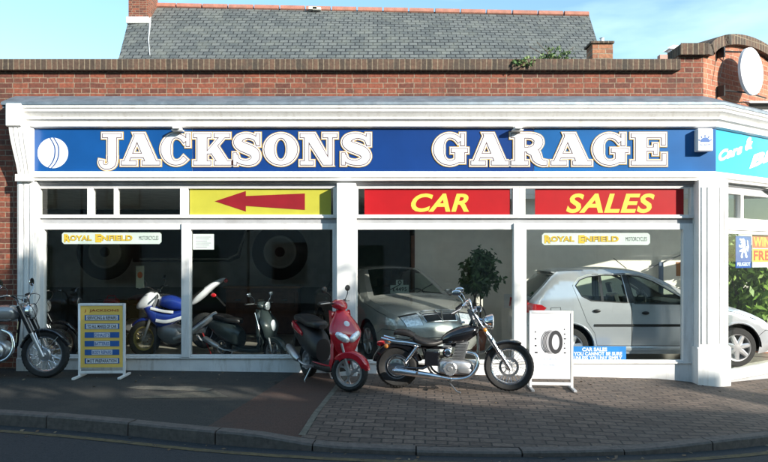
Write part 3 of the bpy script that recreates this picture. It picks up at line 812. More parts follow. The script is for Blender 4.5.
# banners behind the glass
def banner(label, a, b, c, d):
    Y = .045
    t = thing('window_banner', label, 'banner', (X((a+b)/2, Y), Y, Z(d, Y)), 0, 'motorcycle banners inside the shop windows')
    x0, x1, z0, z1 = X(a, Y), X(b, Y), Z(d, Y), Z(c, Y)
    q = .03; mb = MB(); mb.prism([(x0+q, z0), (x1-q, z0), (x1, z0+q), (x1, z1-q), (x1-q, z1), (x0+q, z1), (x0, z1-q), (x0, z0+q)], Y-.002, Y+.001)
    absol(obj('panel', mb, mat('banner_pale', (.62, .68, .64), .6, var=.05), t), t)
    L = x1-x0; zz0 = z0+.035; zz1 = z1-.035
    gold = mat('banner_gold', (.68, .45, .04), .5)
    for k, (txt, f0, f1, bd) in enumerate((('Royal', .03, .30, .05), ('Enfield', .345, .71, .05))):
        o = text_obj(txt.upper(), x0+L*f0, x0+L*f1, zz0+.008, zz1-.012, Y-.0035, mat('banner_brown', (.22, .12, .02), .5), t, bold=bd+.02); absol(o, t)
        o = text_obj(txt.upper(), x0+L*f0, x0+L*f1, zz0+.012, zz1-.008, Y-.005, gold, t, bold=bd-.02); absol(o, t)
        o = text_obj(txt[0], x0+L*f0-.012, x0+L*f0+.075, zz0-.012, zz1+.006, Y-.0055, gold, t, bold=.04); absol(o, t)
    o = text_obj('MOTORCYCLES', x0+L*.775, x0+L*.97, zz0+.02, zz1-.02, Y-.0035, textdark, t, bold=.0); absol(o, t)
banner('pale gold lettered motorcycle banner at the top of the dark left window', 62, 161.5, 232, 244)
banner('pale gold lettered motorcycle banner in the right window above the silver hatchback', 542, 650, 233, 245)
t = thing('paper_notice', 'white paper notice taped inside the top corner of the second window', 'notice', (X(203, .03), .03, Z(249, .03)))
mb = MB(); mb.box(X(193, .03), X(214, .03), .029, .031, Z(249.5, .03), Z(234, .03)); absol(obj('sheet', mb, paperm, t), t)
for i in range(6):
    z = Z(237+i*2, .03); o = MB(); o.box(X(195.5, .03), X(211-(i % 3)*2, .03), .0278, .0285, z-.004, z+.003)
    absol(obj('print_line', o, mat('print_grey', (.3, .3, .32), .6), t, smooth=0), t)
# blue banner on the sill
Y = .10
t = thing('sill_banner', 'blue banner with rows of white lettering at the foot of the right window', 'banner', (X(600, Y), Y, Z(364, Y)))
mb = MB(); mb.box(X(573, Y), X(626, Y), Y-.004, Y, Z(365, Y), Z(346.3, Y)); absol(obj('panel', mb, mat('banner_blue', (.02, .22, .62), .5), t), t)
for i, (s, a, b) in enumerate((('CAR SALES', 582, 607), ('YOU CANNOT BE SURE', 573.6, 622), ('UNLESS YOU PAY SIMPLY', 573.6, 622), ('THE RIGHT PRICE HERE', 573.6, 620))):
    o = text_obj(s, X(a, Y), X(b, Y), Z(351.3+i*4.3, Y), Z(347.4+i*4.3, Y), Y-.0055, signwhite, t, bold=.05); absol(o, t)
# round sign on the wing wall
rs = thing('round_sign', 'blank white round sign on black brackets in front of the arched corner gable', 'sign', (*wp(1.35, .06), 4.45), TH)
bpy.context.view_layer.update()
RT = WT @ Matrix.Translation((.78, -.20, 4.24)) @ Matrix.Rotation(R(3), 4, 'Z')
mb = MB(); mb.lathe([(0, -.03), (.315, -.03), (.335, -.02), (.335, .02), (.315, .03), (0, .03)], 40, 'y', (0, 0, 0), RT)
absol(obj('disc', mb, signwhite, rs, smooth=30), rs)
mb = MB(); mb.tube([(.36, -.03, 4.50), (.62, -.20, 4.49)], .012, 8, T=WT); mb.tube([(.36, -.03, 3.95), (.70, -.20, 3.93)], .012, 8, T=WT)
mb.box(.345, .375, -.06, .046, 4.42, 4.56, WT); mb.box(.345, .375, -.06, .046, 3.87, 4.02, WT); mb.tube([(.36, -.05, 4.45), (.27, -.04, 4.12)], .006, 6, T=WT)
mb.tube([(.70, -.20, 3.93), (1.5, -.05, 3.99)], .01, 6, T=WT)
absol(obj('bracket', mb, black, rs), rs)
# signs in the wing window
t = thing('lion_sign', 'blue dealer sign with white rampant lion hanging in the corner window', 'sign', (*wp(.85, .0), 1.55), TH)
bpy.context.view_layer.update()
YW = .05
def wsx(p, d=-.05):  # s on the wing for picture column p
    k = (p-CX)/F0
    return (k*(CAMD-math.cos(TH)*d)-CXN-math.sin(TH)*d)/(math.cos(TH)-k*math.sin(TH))
def wz(p, py, d=-.05):
    s = wsx(p, d); Yy = wp(s, d)[1]; return Z(py, Yy)
s0, s1 = wsx(735.5), wsx(751); z0, z1 = wz(743, 268), wz(743, 236)
mb = MB(); mb.box(s0, s1, YW-.006, YW+.006, z0, z1, WT); absol(obj('panel', mb, mat('lion_blue', (.01, .07, .32), .4), t, bevel=.003), t)
mb = MB()
lw, lh = s1-s0, (z1-z0)
def L(u, v): return (s0+u*lw, z0+v*lh)
lion = [(.30,.36),(.36,.30),(.44,.33),(.42,.42),(.50,.52),(.58,.44),(.60,.34),(.70,.31),(.74,.37),(.68,.42),(.66,.54),(.60,.62),(.62,.72),(.58,.86),(.48,.93),(.36,.90),(.24,.93),(.22,.88),(.34,.84),(.28,.79),(.38,.77),(.30,.70),(.20,.73),(.18,.67),(.32,.62),(.40,.66),(.42,.60),(.24,.56),(.22,.50),(.40,.52),(.34,.44)]
vs, fc = fill(lambda p: inpoly(p, [L(*q) for q in lion]), [[L(*q) for q in lion]]); mb.add([(x, YW-.0075, z) for x, z in vs], fc, WT)
tail = [L(*q) for q in ((.64,.60),(.76,.50),(.84,.66),(.76,.86),(.70,.88),(.74,.68),(.66,.68))]
vs, fc = fill(lambda p: inpoly(p, tail), [tail]); mb.add([(x, YW-.0078, z) for x, z in vs], fc, WT)
absol(obj('lion_emblem', mb, signwhite, t, smooth=0), t)
o = text_obj('PEUGEOT', s0+lw*.08, s1-lw*.08, z0+lh*.06, z0+lh*.18, YW-.0075, signwhite, t, bold=.03, T=WT); absol(o, t)
t = thing('offer_poster', 'red and yellow lettered offer poster in the corner window beside the blue sign', 'poster', (*wp(1.6, 0), 1.6), TH)
bpy.context.view_layer.update()
s0, s1 = wsx(752), wsx(752)+.95; zb0, zb1 = wz(760, 262), wz(760, 235)
mb = MB(); mb.box(s0, s1, YW-.004, YW, zb0-.08, zb1, WT); absol(obj('sheet', mb, paperm, t), t)
mb = MB(); mb.box(s0+.005, s1-.01, YW-.0055, YW-.0045, (zb0+zb1)/2+.005, zb1-.01, WT); absol(obj('red_band', mb, mat('poster_red', (.6, .07, .03), .5), t), t)
mb = MB(); mb.box(s0+.005, s1-.01, YW-.0055, YW-.0045, zb0, (zb0+zb1)/2-.005, WT); absol(obj('yellow_band', mb, mat('poster_yellow', (.8, .6, .05), .5), t), t)
o = text_obj('WINTER', s0+.03, s1-.04, (zb0+zb1)/2+.03, zb1-.03, YW-.007, signyellow, t, bold=.03, T=WT); absol(o, t)
o = text_obj('FREE', s0+.03, s1-.3, zb0+.02, (zb0+zb1)/2-.03, YW-.007, signred, t, bold=.04, T=WT); absol(o, t)

# sandwich boards
def aboard(label, x, y, rz, wd, ht, panelm, name='pavement_sign', flare=0):
    g = zg(x)
    t = thing(name, label, 'sign', (x, y, g), rz)
    mb = MB(); r = .016
    mb.box(-wd/2, -wd/2+.03, -.015, .015, .0, ht); mb.box(wd/2-.03, wd/2, -.015, .015, .0, ht)
    mb.box(-wd/2+.03, wd/2-.03, -.015, .015, ht-.03, ht); mb.box(-wd/2+.03, wd/2-.03, -.015, .015, .05, .085)
    obj('frame', mb, white, t, bevel=.003)
    for s in (-1, 1):
        mb = MB(); mb.box(s*(wd/2-.015)-.02, s*(wd/2-.015)+.02, -.20, .20, 0.002, .03); obj('foot', mb, white if not flare else greypaint_shade, t, bevel=.004)
    mb = MB(); mb.box(-wd/2+.03, wd/2-.03, -.009, .009, .13, ht-.03); obj('panel', mb, panelm, t)
    return t
t = aboard('white framed pavement board with yellow panel and blue and white service strips', X(102, -.55), -.55, R(3), .60, .96, signyellow2)
wd = .60; a0, a1 = -wd/2+.09, wd/2-.09
text_obj('J  JACKSONS', -.22, .22, .845, .885, -.0105, signred, t, bold=.015)
rows = ['SERVICING & REPAIRS', 'TO ALL MAKES OF CAR', 'EXHAUSTS', 'BATTERIES', 'BODY REPAIRS', 'MOT PREPARATION']
for i, s in enumerate(rows):
    zc = .775-i*.112
    mb = MB(); mb.box(-.215, .225, -.0125, -.0095, zc-.036, zc+.036); fr0 = obj('service_strip', mb, textblue, t, smooth=0)
    full = i in (0, 1, 5); hw_ = .20 if full else (.10 if i < 4 else .13)
    mb = MB(); mb.box(.005-hw_, .005+hw_, -.0145, -.0128, zc-.03, zc+.03); obj('strip_plate', mb, signwhite, fr0, smooth=0)
    text_obj(s, .005-hw_*.93, .005+hw_*.93, zc-.022, zc+.022, -.0155, textdark if full else textblue, fr0, bold=.02)
t = aboard('plain white pavement board with a tyre picture and dotted columns beside the motorcycle', X(551, -.95), -.95, R(-4), .535, .97, signwhite, flare=1)
mb = MB()
def ring(cx, cz, rx, rz, ix, iz, y, mb, n=32, ic=0):
    o = [(cx+rx*math.cos(2*PI*i/n), y, cz+rz*math.sin(2*PI*i/n)) for i in range(n)]; q = [(cx+ic+ix*math.cos(2*PI*i/n), y, cz+iz*math.sin(2*PI*i/n)) for i in range(n)]
    mb.add(o+q, [(i, (i+1) % n, n+(i+1) % n, n+i) for i in range(n)])
ring(.055, .585, .085, .145, .045, .095, -.0135, mb); obj('tyre_print', mb, mat('tyre_print_black', (.04, .04, .045), .6), t, smooth=0, recalc=False)
mb = MB(); ring(-.01, .585, .09, .15, .0, .0, -.011, mb); obj('tread_print', mb, mat('tyre_print_grey', (.38, .38, .40), .6), t, smooth=0, recalc=False)
mb = MB(); ring(.055, .585, .046, .096, 0, 0, -.0125, mb); obj('tyre_hole_print', mb, signwhite, t, smooth=0, recalc=False)
mb = MB()
for k in range(4): mb.tube([(.022-.018*k+.086*math.cos(a_), -.0115, .585+.14*math.sin(a_)) for a_ in [R(112+q_*8.5) for q_ in range(17)]], .0035, 4)
obj('tread_groove_print', mb, textdark, t, smooth=0, recalc=False)
mb = MB()
for i in range(4): mb.box(-.20, -.185+(.02 if i == 3 else .004*i), -.0105, -.0095, .70-i*.085, .718-i*.085)
for i in range(6): mb.box(.155, .168+(.006*(i % 3)), -.0105, -.0095, .735-i*.058, .750-i*.058)
obj('dot_column', mb, textdark, t, smooth=0)
text_obj('TYRES', -.10, .07, .36, .385, -.0105, mat('faded_blue_print', (.35, .45, .6), .6), t)
text_obj('FITTED HERE', -.15, .05, .29, .31, -.0105, mat('faded_blue_print', (.35, .45, .6), .6), t)
# ================================================================ MOTORCYCLES
def wheel(parent, x, z, r, tw, kind='spoke', m_rim=chrome, name='wheel', rz=0, disc=True, cast_m=None, tr=.95):
    """wheel in the local xz plane, axle along y. rz turns it about a vertical axis through the axle"""
    T = Matrix.Translation((x, 0, z)) @ Matrix.Rotation(rz, 4, 'Z')
    W = thing_part = MB()
    t = tw/2; ri = r-tw*tr
    prof = [(ri, -t*.62), (ri+tw*.22, -t*.95), (r-tw*.30, -t), (r-tw*.08, -t*.66), (r, -t*.2), (r, t*.2), (r-tw*.08, t*.66), (r-tw*.30, t), (ri+tw*.22, t*.95), (ri, t*.62), (ri, -t*.62)]
    W.lathe(prof, 48, 'y', T=T)
    # tread blocks as shallow ribs
    for k in range(40):
        a = 2*PI*k/40
        for s in (-1, 1):
            p = Vector((math.cos(a)*(r-.004), s*t*.35, math.sin(a)*(r-.004))); q = Vector((math.cos(a+.07)*(r-tw*.12), s*t*.78, math.sin(a+.07)*(r-tw*.12)))
            W.tube([p, q], .006, 4, T=T)
    wh = obj(name, W, rubber, parent)
    rim = MB()
    rim.lathe([(ri+.006, -t*.66), (ri+.012, -t*.72), (ri-.006, -t*.70), (ri-.018, -t*.35), (ri-.022, 0), (ri-.018, t*.35), (ri-.006, t*.70), (ri+.012, t*.72), (ri+.006, t*.66)], 48, 'y', T=T)
    obj('rim', rim, m_rim, wh)
    if kind == 'spoke':
        sp = MB(); hub = .035
        for k in range(36):
            a = 2*PI*k/36; s = 1 if k % 2 else -1; da = (.55 if (k//2) % 2 else -.55)
            sp.tube([(math.cos(a+da)*hub, s*.032, math.sin(a+da)*hub), (math.cos(a)*(ri-.016), s*.004, math.sin(a)*(ri-.016))], .0026, 4, T=T)
        obj('spokes', sp, chrome, wh)
        h = MB(); h.lathe([(0, -.055), (.022, -.055), (.024, -.04), (.044, -.038), (.046, -.028), (.028, -.024), (.028, .024), (.046, .028), (.044, .038), (.024, .04), (.022, .055), (0, .055)], 24, 'y', T=T)
        obj('hub', h, alu, wh)
    elif kind == 'drum':
        sp = MB()
        for k in range(36):
            a = 2*PI*k/36; s = 1 if k % 2 else -1; da = (.4 if (k//2) % 2 else -.4)
            sp.tube([(math.cos(a+da)*.075, s*.03, math.sin(a+da)*.075), (math.cos(a)*(ri-.016), s*.004, math.sin(a)*(ri-.016))], .0026, 4, T=T)
        obj('spokes', sp, chrome, wh)
        h = MB(); h.lathe([(0, -.06), (.02, -.06), (.03, -.05), (.07, -.045), (.085, -.03), (.085, .03), (.07, .045), (0, .06)], 28, 'y', T=T)
        obj('hub', h, alu, wh)
    else:
        n = {'cast3': 3, 'cast5': 5, 'cast6': 6}[kind]; sp = MB()
        for k in range(n):
            a = 2*PI*k/n+.3
            for s in (-1, 1):
                b = a+s*.16
                sp.tube([(math.cos(b)*.03, 0, math.sin(b)*.03), (math.cos(a+s*.10)*(ri*.6), 0, math.sin(a+s*.10)*ri*.6), (math.cos(a+s*.28)*(ri-.012), 0, math.sin(a+s*.28)*(ri-.012))], [.017, .011, .014], 6, T=T, flat=(1, 1.3))
        obj('spokes', sp, cast_m or alu, wh)
        h = MB(); h.lathe([(0, -.06), (.03, -.06), (.04, -.04), (.045, 0), (.04, .04), (.03, .06), (0, .06)], 24, 'y', T=T)
        obj('hub', h, cast_m or alu, wh)
    if disc:
        d = MB(); d.lathe([(r*.30, -.052), (r*.40, -.052), (r*.40, -.048), (r*.30, -.048), (r*.30, -.052)], 32, 'y', T=T)
        obj('brake_disc', d, steel, wh)
    return wh
def fender(parent, x, z, r, w, a0, a1, m, T=None, name='fender', th=.004, rz=0, lip=.03):
    mb = MB(); T = Matrix.Translation((x, 0, z)) @ Matrix.Rotation(rz, 4, 'Z')
    n = 22; prof = [(-w/2, -lip), (-w/2, -.012), (-w*.42, 0.0), (-w*.2, .008), (0, .011), (w*.2, .008), (w*.42, 0), (w/2, -.012), (w/2, -lip)]
    vs = []
    for i in range(n+1):
        a = R(a0+(a1-a0)*i/n); tp = min(1, .55+3*min(i, n-i)/n)
        for (y, h) in prof: vs.append(((r+h)*math.cos(a), y*tp, (r+h)*math.sin(a)))
        for (y, h) in prof[::-1]: vs.append(((r+h-th)*math.cos(a), y*tp*.96, (r+h-th)*math.sin(a)))
    m2 = 2*len(prof)
    fs = [(i*m2+j, i*m2+(j+1) % m2, (i+1)*m2+(j+1) % m2, (i+1)*m2+j) for i in range(n) for j in range(m2)]
    fs += [tuple(range(m2)), tuple(range(n*m2+m2-1, n*m2-1, -1))]
    mb.add(vs, fs, T); return obj(name, mb, m, parent)
def vtwin_fins(mb, base, top, r, n, T=None):
    b = Vector(base); t = Vector(top)
    for i in range(n):
        p = b+(t-b)*(i/(n-1)); d = (t-b).normalized()*.004
        mb.tube([p-d, p+d], r*(1-.1*(i % 2)), 12, T=T, flat=(1, .8))
    mb.tube([b, t], r*.72, 12, T=T)

def cruiser():
    """black custom cruiser, side on. origin under the rear axle; drawn from the photograph at 82 px per metre"""
    t = thing('motorcycle', 'black cruiser motorcycle with chrome wire wheel parked in front of the shop', 'motorcycle', (.166, -.99, -.005), R(-9.4))
    def B(px, py, y=0): return ((px-397.5)/82, y, (388-py)/82)
    rr = .262; fr_ = .296; fx = (508-397.5)/82; fzc = fr_
    wheel(t, 0, rr, rr, .125, 'spoke', chrome, name='rear_wheel', disc=False)
    dc = MB(); dc.lathe([(0, -.075), (.05, -.08), (.10, -.07), (.115, -.05), (.115, 0), (0, 0)], 28, 'y', (0, 0, rr)); obj('drum_brake', dc, chrome, t)
    wheel(t, fx, fzc, fr_, .085, 'spoke', chrome, name='front_wheel')
    fender(t, fx, fzc, fr_+.018, .11, 62, 152, gblack, name='front_fender')
    fender(t, 0, rr, rr+.045, .17, 15, 168, gblack, name='rear_fender', lip=.06)
    fk = MB()
    for y in (-.085, .085):
        a = Vector((fx, y, fzc)); top = Vector(B(472, 309, y)); mid = a+(top-a)*.50
        fk.tube([a-(top-a).normalized()*.03, a+(top-a)*.02], .022, 10); fk.tube([a, mid], .025, 12); fk.tube([mid, mid+(top-a).normalized()*.015], .028, 12)
        fk.tube([mid, top], .018, 12)
    obj('fork', fk, chrome, t)
    tr = MB(); tr.tube([B(473, 312, -.1), B(473, 312, .1)], .022, 8, flat=(1, 1.6)); tr.tube([B(477, 319, -.1), B(477, 319, .1)], .022, 8, flat=(1, 1.6)); tr.tube([B(469, 308), B(476, 325)], .026, 10)
    obj('triple_clamp', tr, steel, t)
    hl = MB(); c = B(491, 320)
    hl.lathe([(0, -.11), (.045, -.10), (.075, -.06), (.088, -.01), (.092, 0), (.092, .018), (.086, .018)], 28, 'x', c); hl.tube([B(477, 318, -.06), c, B(477, 318, .06)], .012, 6)
    h = obj('headlight', hl, chrome, t)
    ln = MB(); ln.ell((c[0]+.014, 0, c[2]), (.02, .086, .086)); obj('lens', ln, clearlens, h)
    ins = MB(); ins.lathe([(0, -.03), (.04, -.03), (.05, 0), (.05, .03), (.044, .035), (0, .035)], 20, 'z', B(478, 308)); obj('speedometer', ins, chrome, t)
    bars = MB()
    for s in (-1, 1): bars.tube([B(472, 309, 0), B(472, 309, s*.08), B(469, 299, s*.16), B(464, 303, s*.30), B(457, 309, s*.36)], .012, 10, smooth=5)
    hb = obj('handlebar', bars, chrome, t)
    for s in (-1, 1):
        g = MB(); g.tube([B(463.5, 303.5, s*.31), B(455, 310.5, s*.375)], .018, 10); obj('grip', g, black, hb)
        lv = MB(); lv.tube([B(465, 302, s*.28), B(462, 306, s*.36), B(454, 310, s*.42)], .006, 6); lv.tube([B(466, 302, s*.25), B(467, 304, s*.30)], .02, 8); obj('lever', lv, alu, hb)
    for s in (-1, 1):
        m_ = MB(); m_.tube([B(465, 303, s*.29), B(463, 297, s*.31), B(459.5, 293, s*.34)], .005, 6, smooth=4)
        cc = B(458.5, 290.5, s*.35); m_.ell(cc, (.055, .016, .035), pw=.8); mo_ = obj('mirror', m_, chrome, t)
    # cables
    cb = MB()
    for s in (-1, 1): cb.tube([B(466, 304, s*.22), B(480, 304, s*.12), B(486, 318, s*.05), B(476, 334, 0)], .004, 5, smooth=6)
    cb.tube([B(466, 304, -.25), B(488, 322, -.14), B(494, 345, -.1), (fx-.04, -.09, fzc+.08)], .004, 5, smooth=6)
    obj('cables', cb, black, t)
    tk = MB()
    tk.loft([(B(440, 0)[0], B(0, 341)[2], .03, .02), (B(443, 0)[0], B(0, 339)[2], .07, .05), (B(450, 0)[0], B(0, 336.5)[2], .11, .085), (B(460, 0)[0], B(0, 334)[2], .135, .105), (B(468, 0)[0], B(0, 332)[2], .13, .10), (B(476, 0)[0], B(0, 329)[2], .09, .06), (B(479, 0)[0], B(0, 327)[2], .03, .02)], seg=22, pw=.85)
    tank = obj('fuel_tank', tk, gblack, t)
    cp_ = MB(); cp_.lathe([(0, .02), (.022, .02), (.028, .012), (.028, 0)], 18, 'z', B(463, 322)); obj('filler_cap', cp_, chrome, tank)
    st = MB(); st.loft([(B(394, 0)[0], B(0, 334)[2], .05, .02), (B(397, 0)[0], B(0, 332)[2], .085, .035), (B(408, 0)[0], B(0, 333)[2], .10, .04), (B(415, 0)[0], B(0, 336)[2], .09, .035)], seg=18, pw=.7)
    obj('passenger_seat', st, seatleather, t)
    st = MB(); st.loft([(B(413, 0)[0], B(0, 335.5)[2], .06, .04), (B(417, 0)[0], B(0, 339)[2], .13, .045), (B(428, 0)[0], B(0, 342)[2], .155, .04), (B(438, 0)[0], B(0, 342)[2], .11, .035), (B(446, 0)[0], B(0, 339)[2], .05, .03)], seg=18, pw=.7)
    obj('rider_seat', st, seatleather, t)
    ch = MB()
    for s in (-1, 1): ch.tube([B(382, 338, s*.10), B(395, 341, s*.105), B(408, 342, s*.11), B(422, 344, s*.105)], .014, 8, smooth=4, flat=(1.4, .5))
    obj('fender_strut', ch, chrome, t)
    fm = MB()
    fm.tube([B(474, 316), B(462, 342), B(444, 347), B(424, 347), B(404, 345)], .02, 8)
    for s in (-1, 1):
        fm.tube([B(476, 322, s*.02), B(478, 350, s*.07), B(472, 372, s*.09), B(448, 376, s*.10), B(432, 370, s*.10), B(424, 347, s*.10)], .014, 8, smooth=5)
        fm.tube([(0, s*.09, rr), B(424, 367, s*.09), B(434, 362, s*.08)], .016, 8)
    obj('frame', fm, gblack, t)
    en = MB()
    en.loft([(B(439, 0)[0], B(0, 365)[2], .05, .05), (B(442, 0)[0], B(0, 365)[2], .11, .085), (B(458, 0)[0], B(0, 365)[2], .12, .095), (B(470, 0)[0], B(0, 366)[2], .10, .08), (B(474, 0)[0], B(0, 366)[2], .05, .04)], seg=16, pw=.5)
    en.lathe([(0, -.145), (.070, -.145), (.082, -.135), (.086, -.12), (.086, 0)], 28, 'y', B(451, 366)); en.lathe([(0, -.152), (.03, -.152), (.034, -.145)], 18, 'y', B(451, 366))
    en.loft([(B(459, 0)[0], B(0, 367)[2], .133, .03), (B(462, 0)[0], B(0, 367)[2], .138, .05), (B(469, 0)[0], B(0, 368)[2], .135, .045), (B(472, 0)[0], B(0, 368)[2], .12, .02)], seg=16, pw=.5)
    for k in range(6):
        a_ = 2*PI*k/6; q_ = B(451, 366); en.lathe([(0, -.150), (.006, -.150), (.006, -.14)], 8, 'y', (q_[0]+.074*math.cos(a_), 0, q_[2]+.074*math.sin(a_)))
    for k in range(11):
        f_ = k/10; p_ = Vector(B(458.5+4.5*f_, 357-15*f_)); en.box(p_.x-.075, p_.x+.075, -.085, .085, p_.z-.0035, p_.z+.0035)
    en.box(B(458, 0)[0]-.01, B(468, 0)[0], -.07, .07, B(0, 342)[2], B(0, 337.5)[2])
    cy_ = MB(); cy_.tube([B(458.5, 358), B(463, 341)], .055, 16); obj('cylinder_barrel', cy_, steel, t)
    cb_ = MB(); cb_.tube([B(452, 345, -.03), B(444, 345, -.03)], .022, 10); cb_.tube([B(449, 345, -.03), B(449, 351, -.03)], .02, 10); obj('carburettor', cb_, alu, t)
    obj('engine', en, alu, t)
    ac = MB(); ac.lathe([(0, -.15), (.04, -.15), (.055, -.135), (.055, -.06), (0, -.06)], 22, 'y', B(448, 351)); ac.box(B(426, 0)[0], B(440, 0)[0], -.12, .12, B(0, 364)[2], B(0, 350)[2]); obj('side_cover', ac, gblack, t, bevel=.02)
    cc_ = MB(); cc_.lathe([(0, -.165), (.032, -.162), (.045, -.15), (.045, -.1)], 20, 'y', B(449, 350)); obj('air_cleaner_cover', cc_, chrome, t)
    ex = MB()
    ex.tube([B(466, 350, -.05), B(476, 352, -.10), B(478, 362, -.13), B(470, 373, -.14), B(455, 376, -.14), B(440, 374, -.15)], .02, 12, smooth=6)
    ex.tube([B(442, 374.5, -.15), B(432, 373, -.155), B(402, 369.5, -.165), B(396, 369, -.165)], [.022, .036, .042, .030], 16, smooth=3)
    ex.tube([B(396.4, 369, -.165), B(394.6, 368.8, -.165)], .018, 12)
    obj('exhaust', ex, chrome, t)
    for s in (-1, 1):
        sh = MB(); a = Vector(B(407, 361, s*.12)); b = Vector(B(419, 345, s*.12))
        sh.tube([a, a+(b-a)*.4], .018, 10); sh.tube([a+(b-a)*.4, b], .012, 10)
        for k in range(7):
            p = a+(b-a)*(.30+.09*k); sh.tube([p, p+(b-a).normalized()*.010], .026, 12)
        obj('shock_absorber', sh, chrome, t)
    for s in (-1, 1):
        il = MB(); il.ell(B(388, 345, s*.15), (.028, .03, .028)); il.tube([B(388, 345, s*.05), B(388, 345, s*.14)], .007, 6); obj('indicator', il, amberlens if s < 0 else amberlens, t)
        il = MB(); il.ell(B(485, 327, s*.17), (.026, .028, .026)); il.tube([B(482, 325, s*.07), B(485, 327, s*.16)], .007, 6); obj('indicator', il, amberlens, t)
    tl = MB(); tl.loft([(B(377, 0)[0], B(0, 344)[2], .03, .025), (B(379.5, 0)[0], B(0, 344)[2], .045, .035), (B(384, 0)[0], B(0, 343)[2], .04, .03)], seg=12); obj('tail_light', tl, redlens, t)
    pg = MB(); pg.tube([B(452, 377, -.12), B(452, 377, -.27)], .015, 8); obj('foot_peg', pg, rubber, t); pg = MB(); pg.tube([B(420, 370, -.1), B(419, 370, -.23)], .013, 8); obj('foot_peg', pg, rubber, t)
    ks = MB(); ks.tube([B(448, 377, -.10), B(458, 386.5, -.22), B(462, 387.5, -.24)], .009, 8); obj('kickstand', ks, steel, t)
    return t
cruiser()

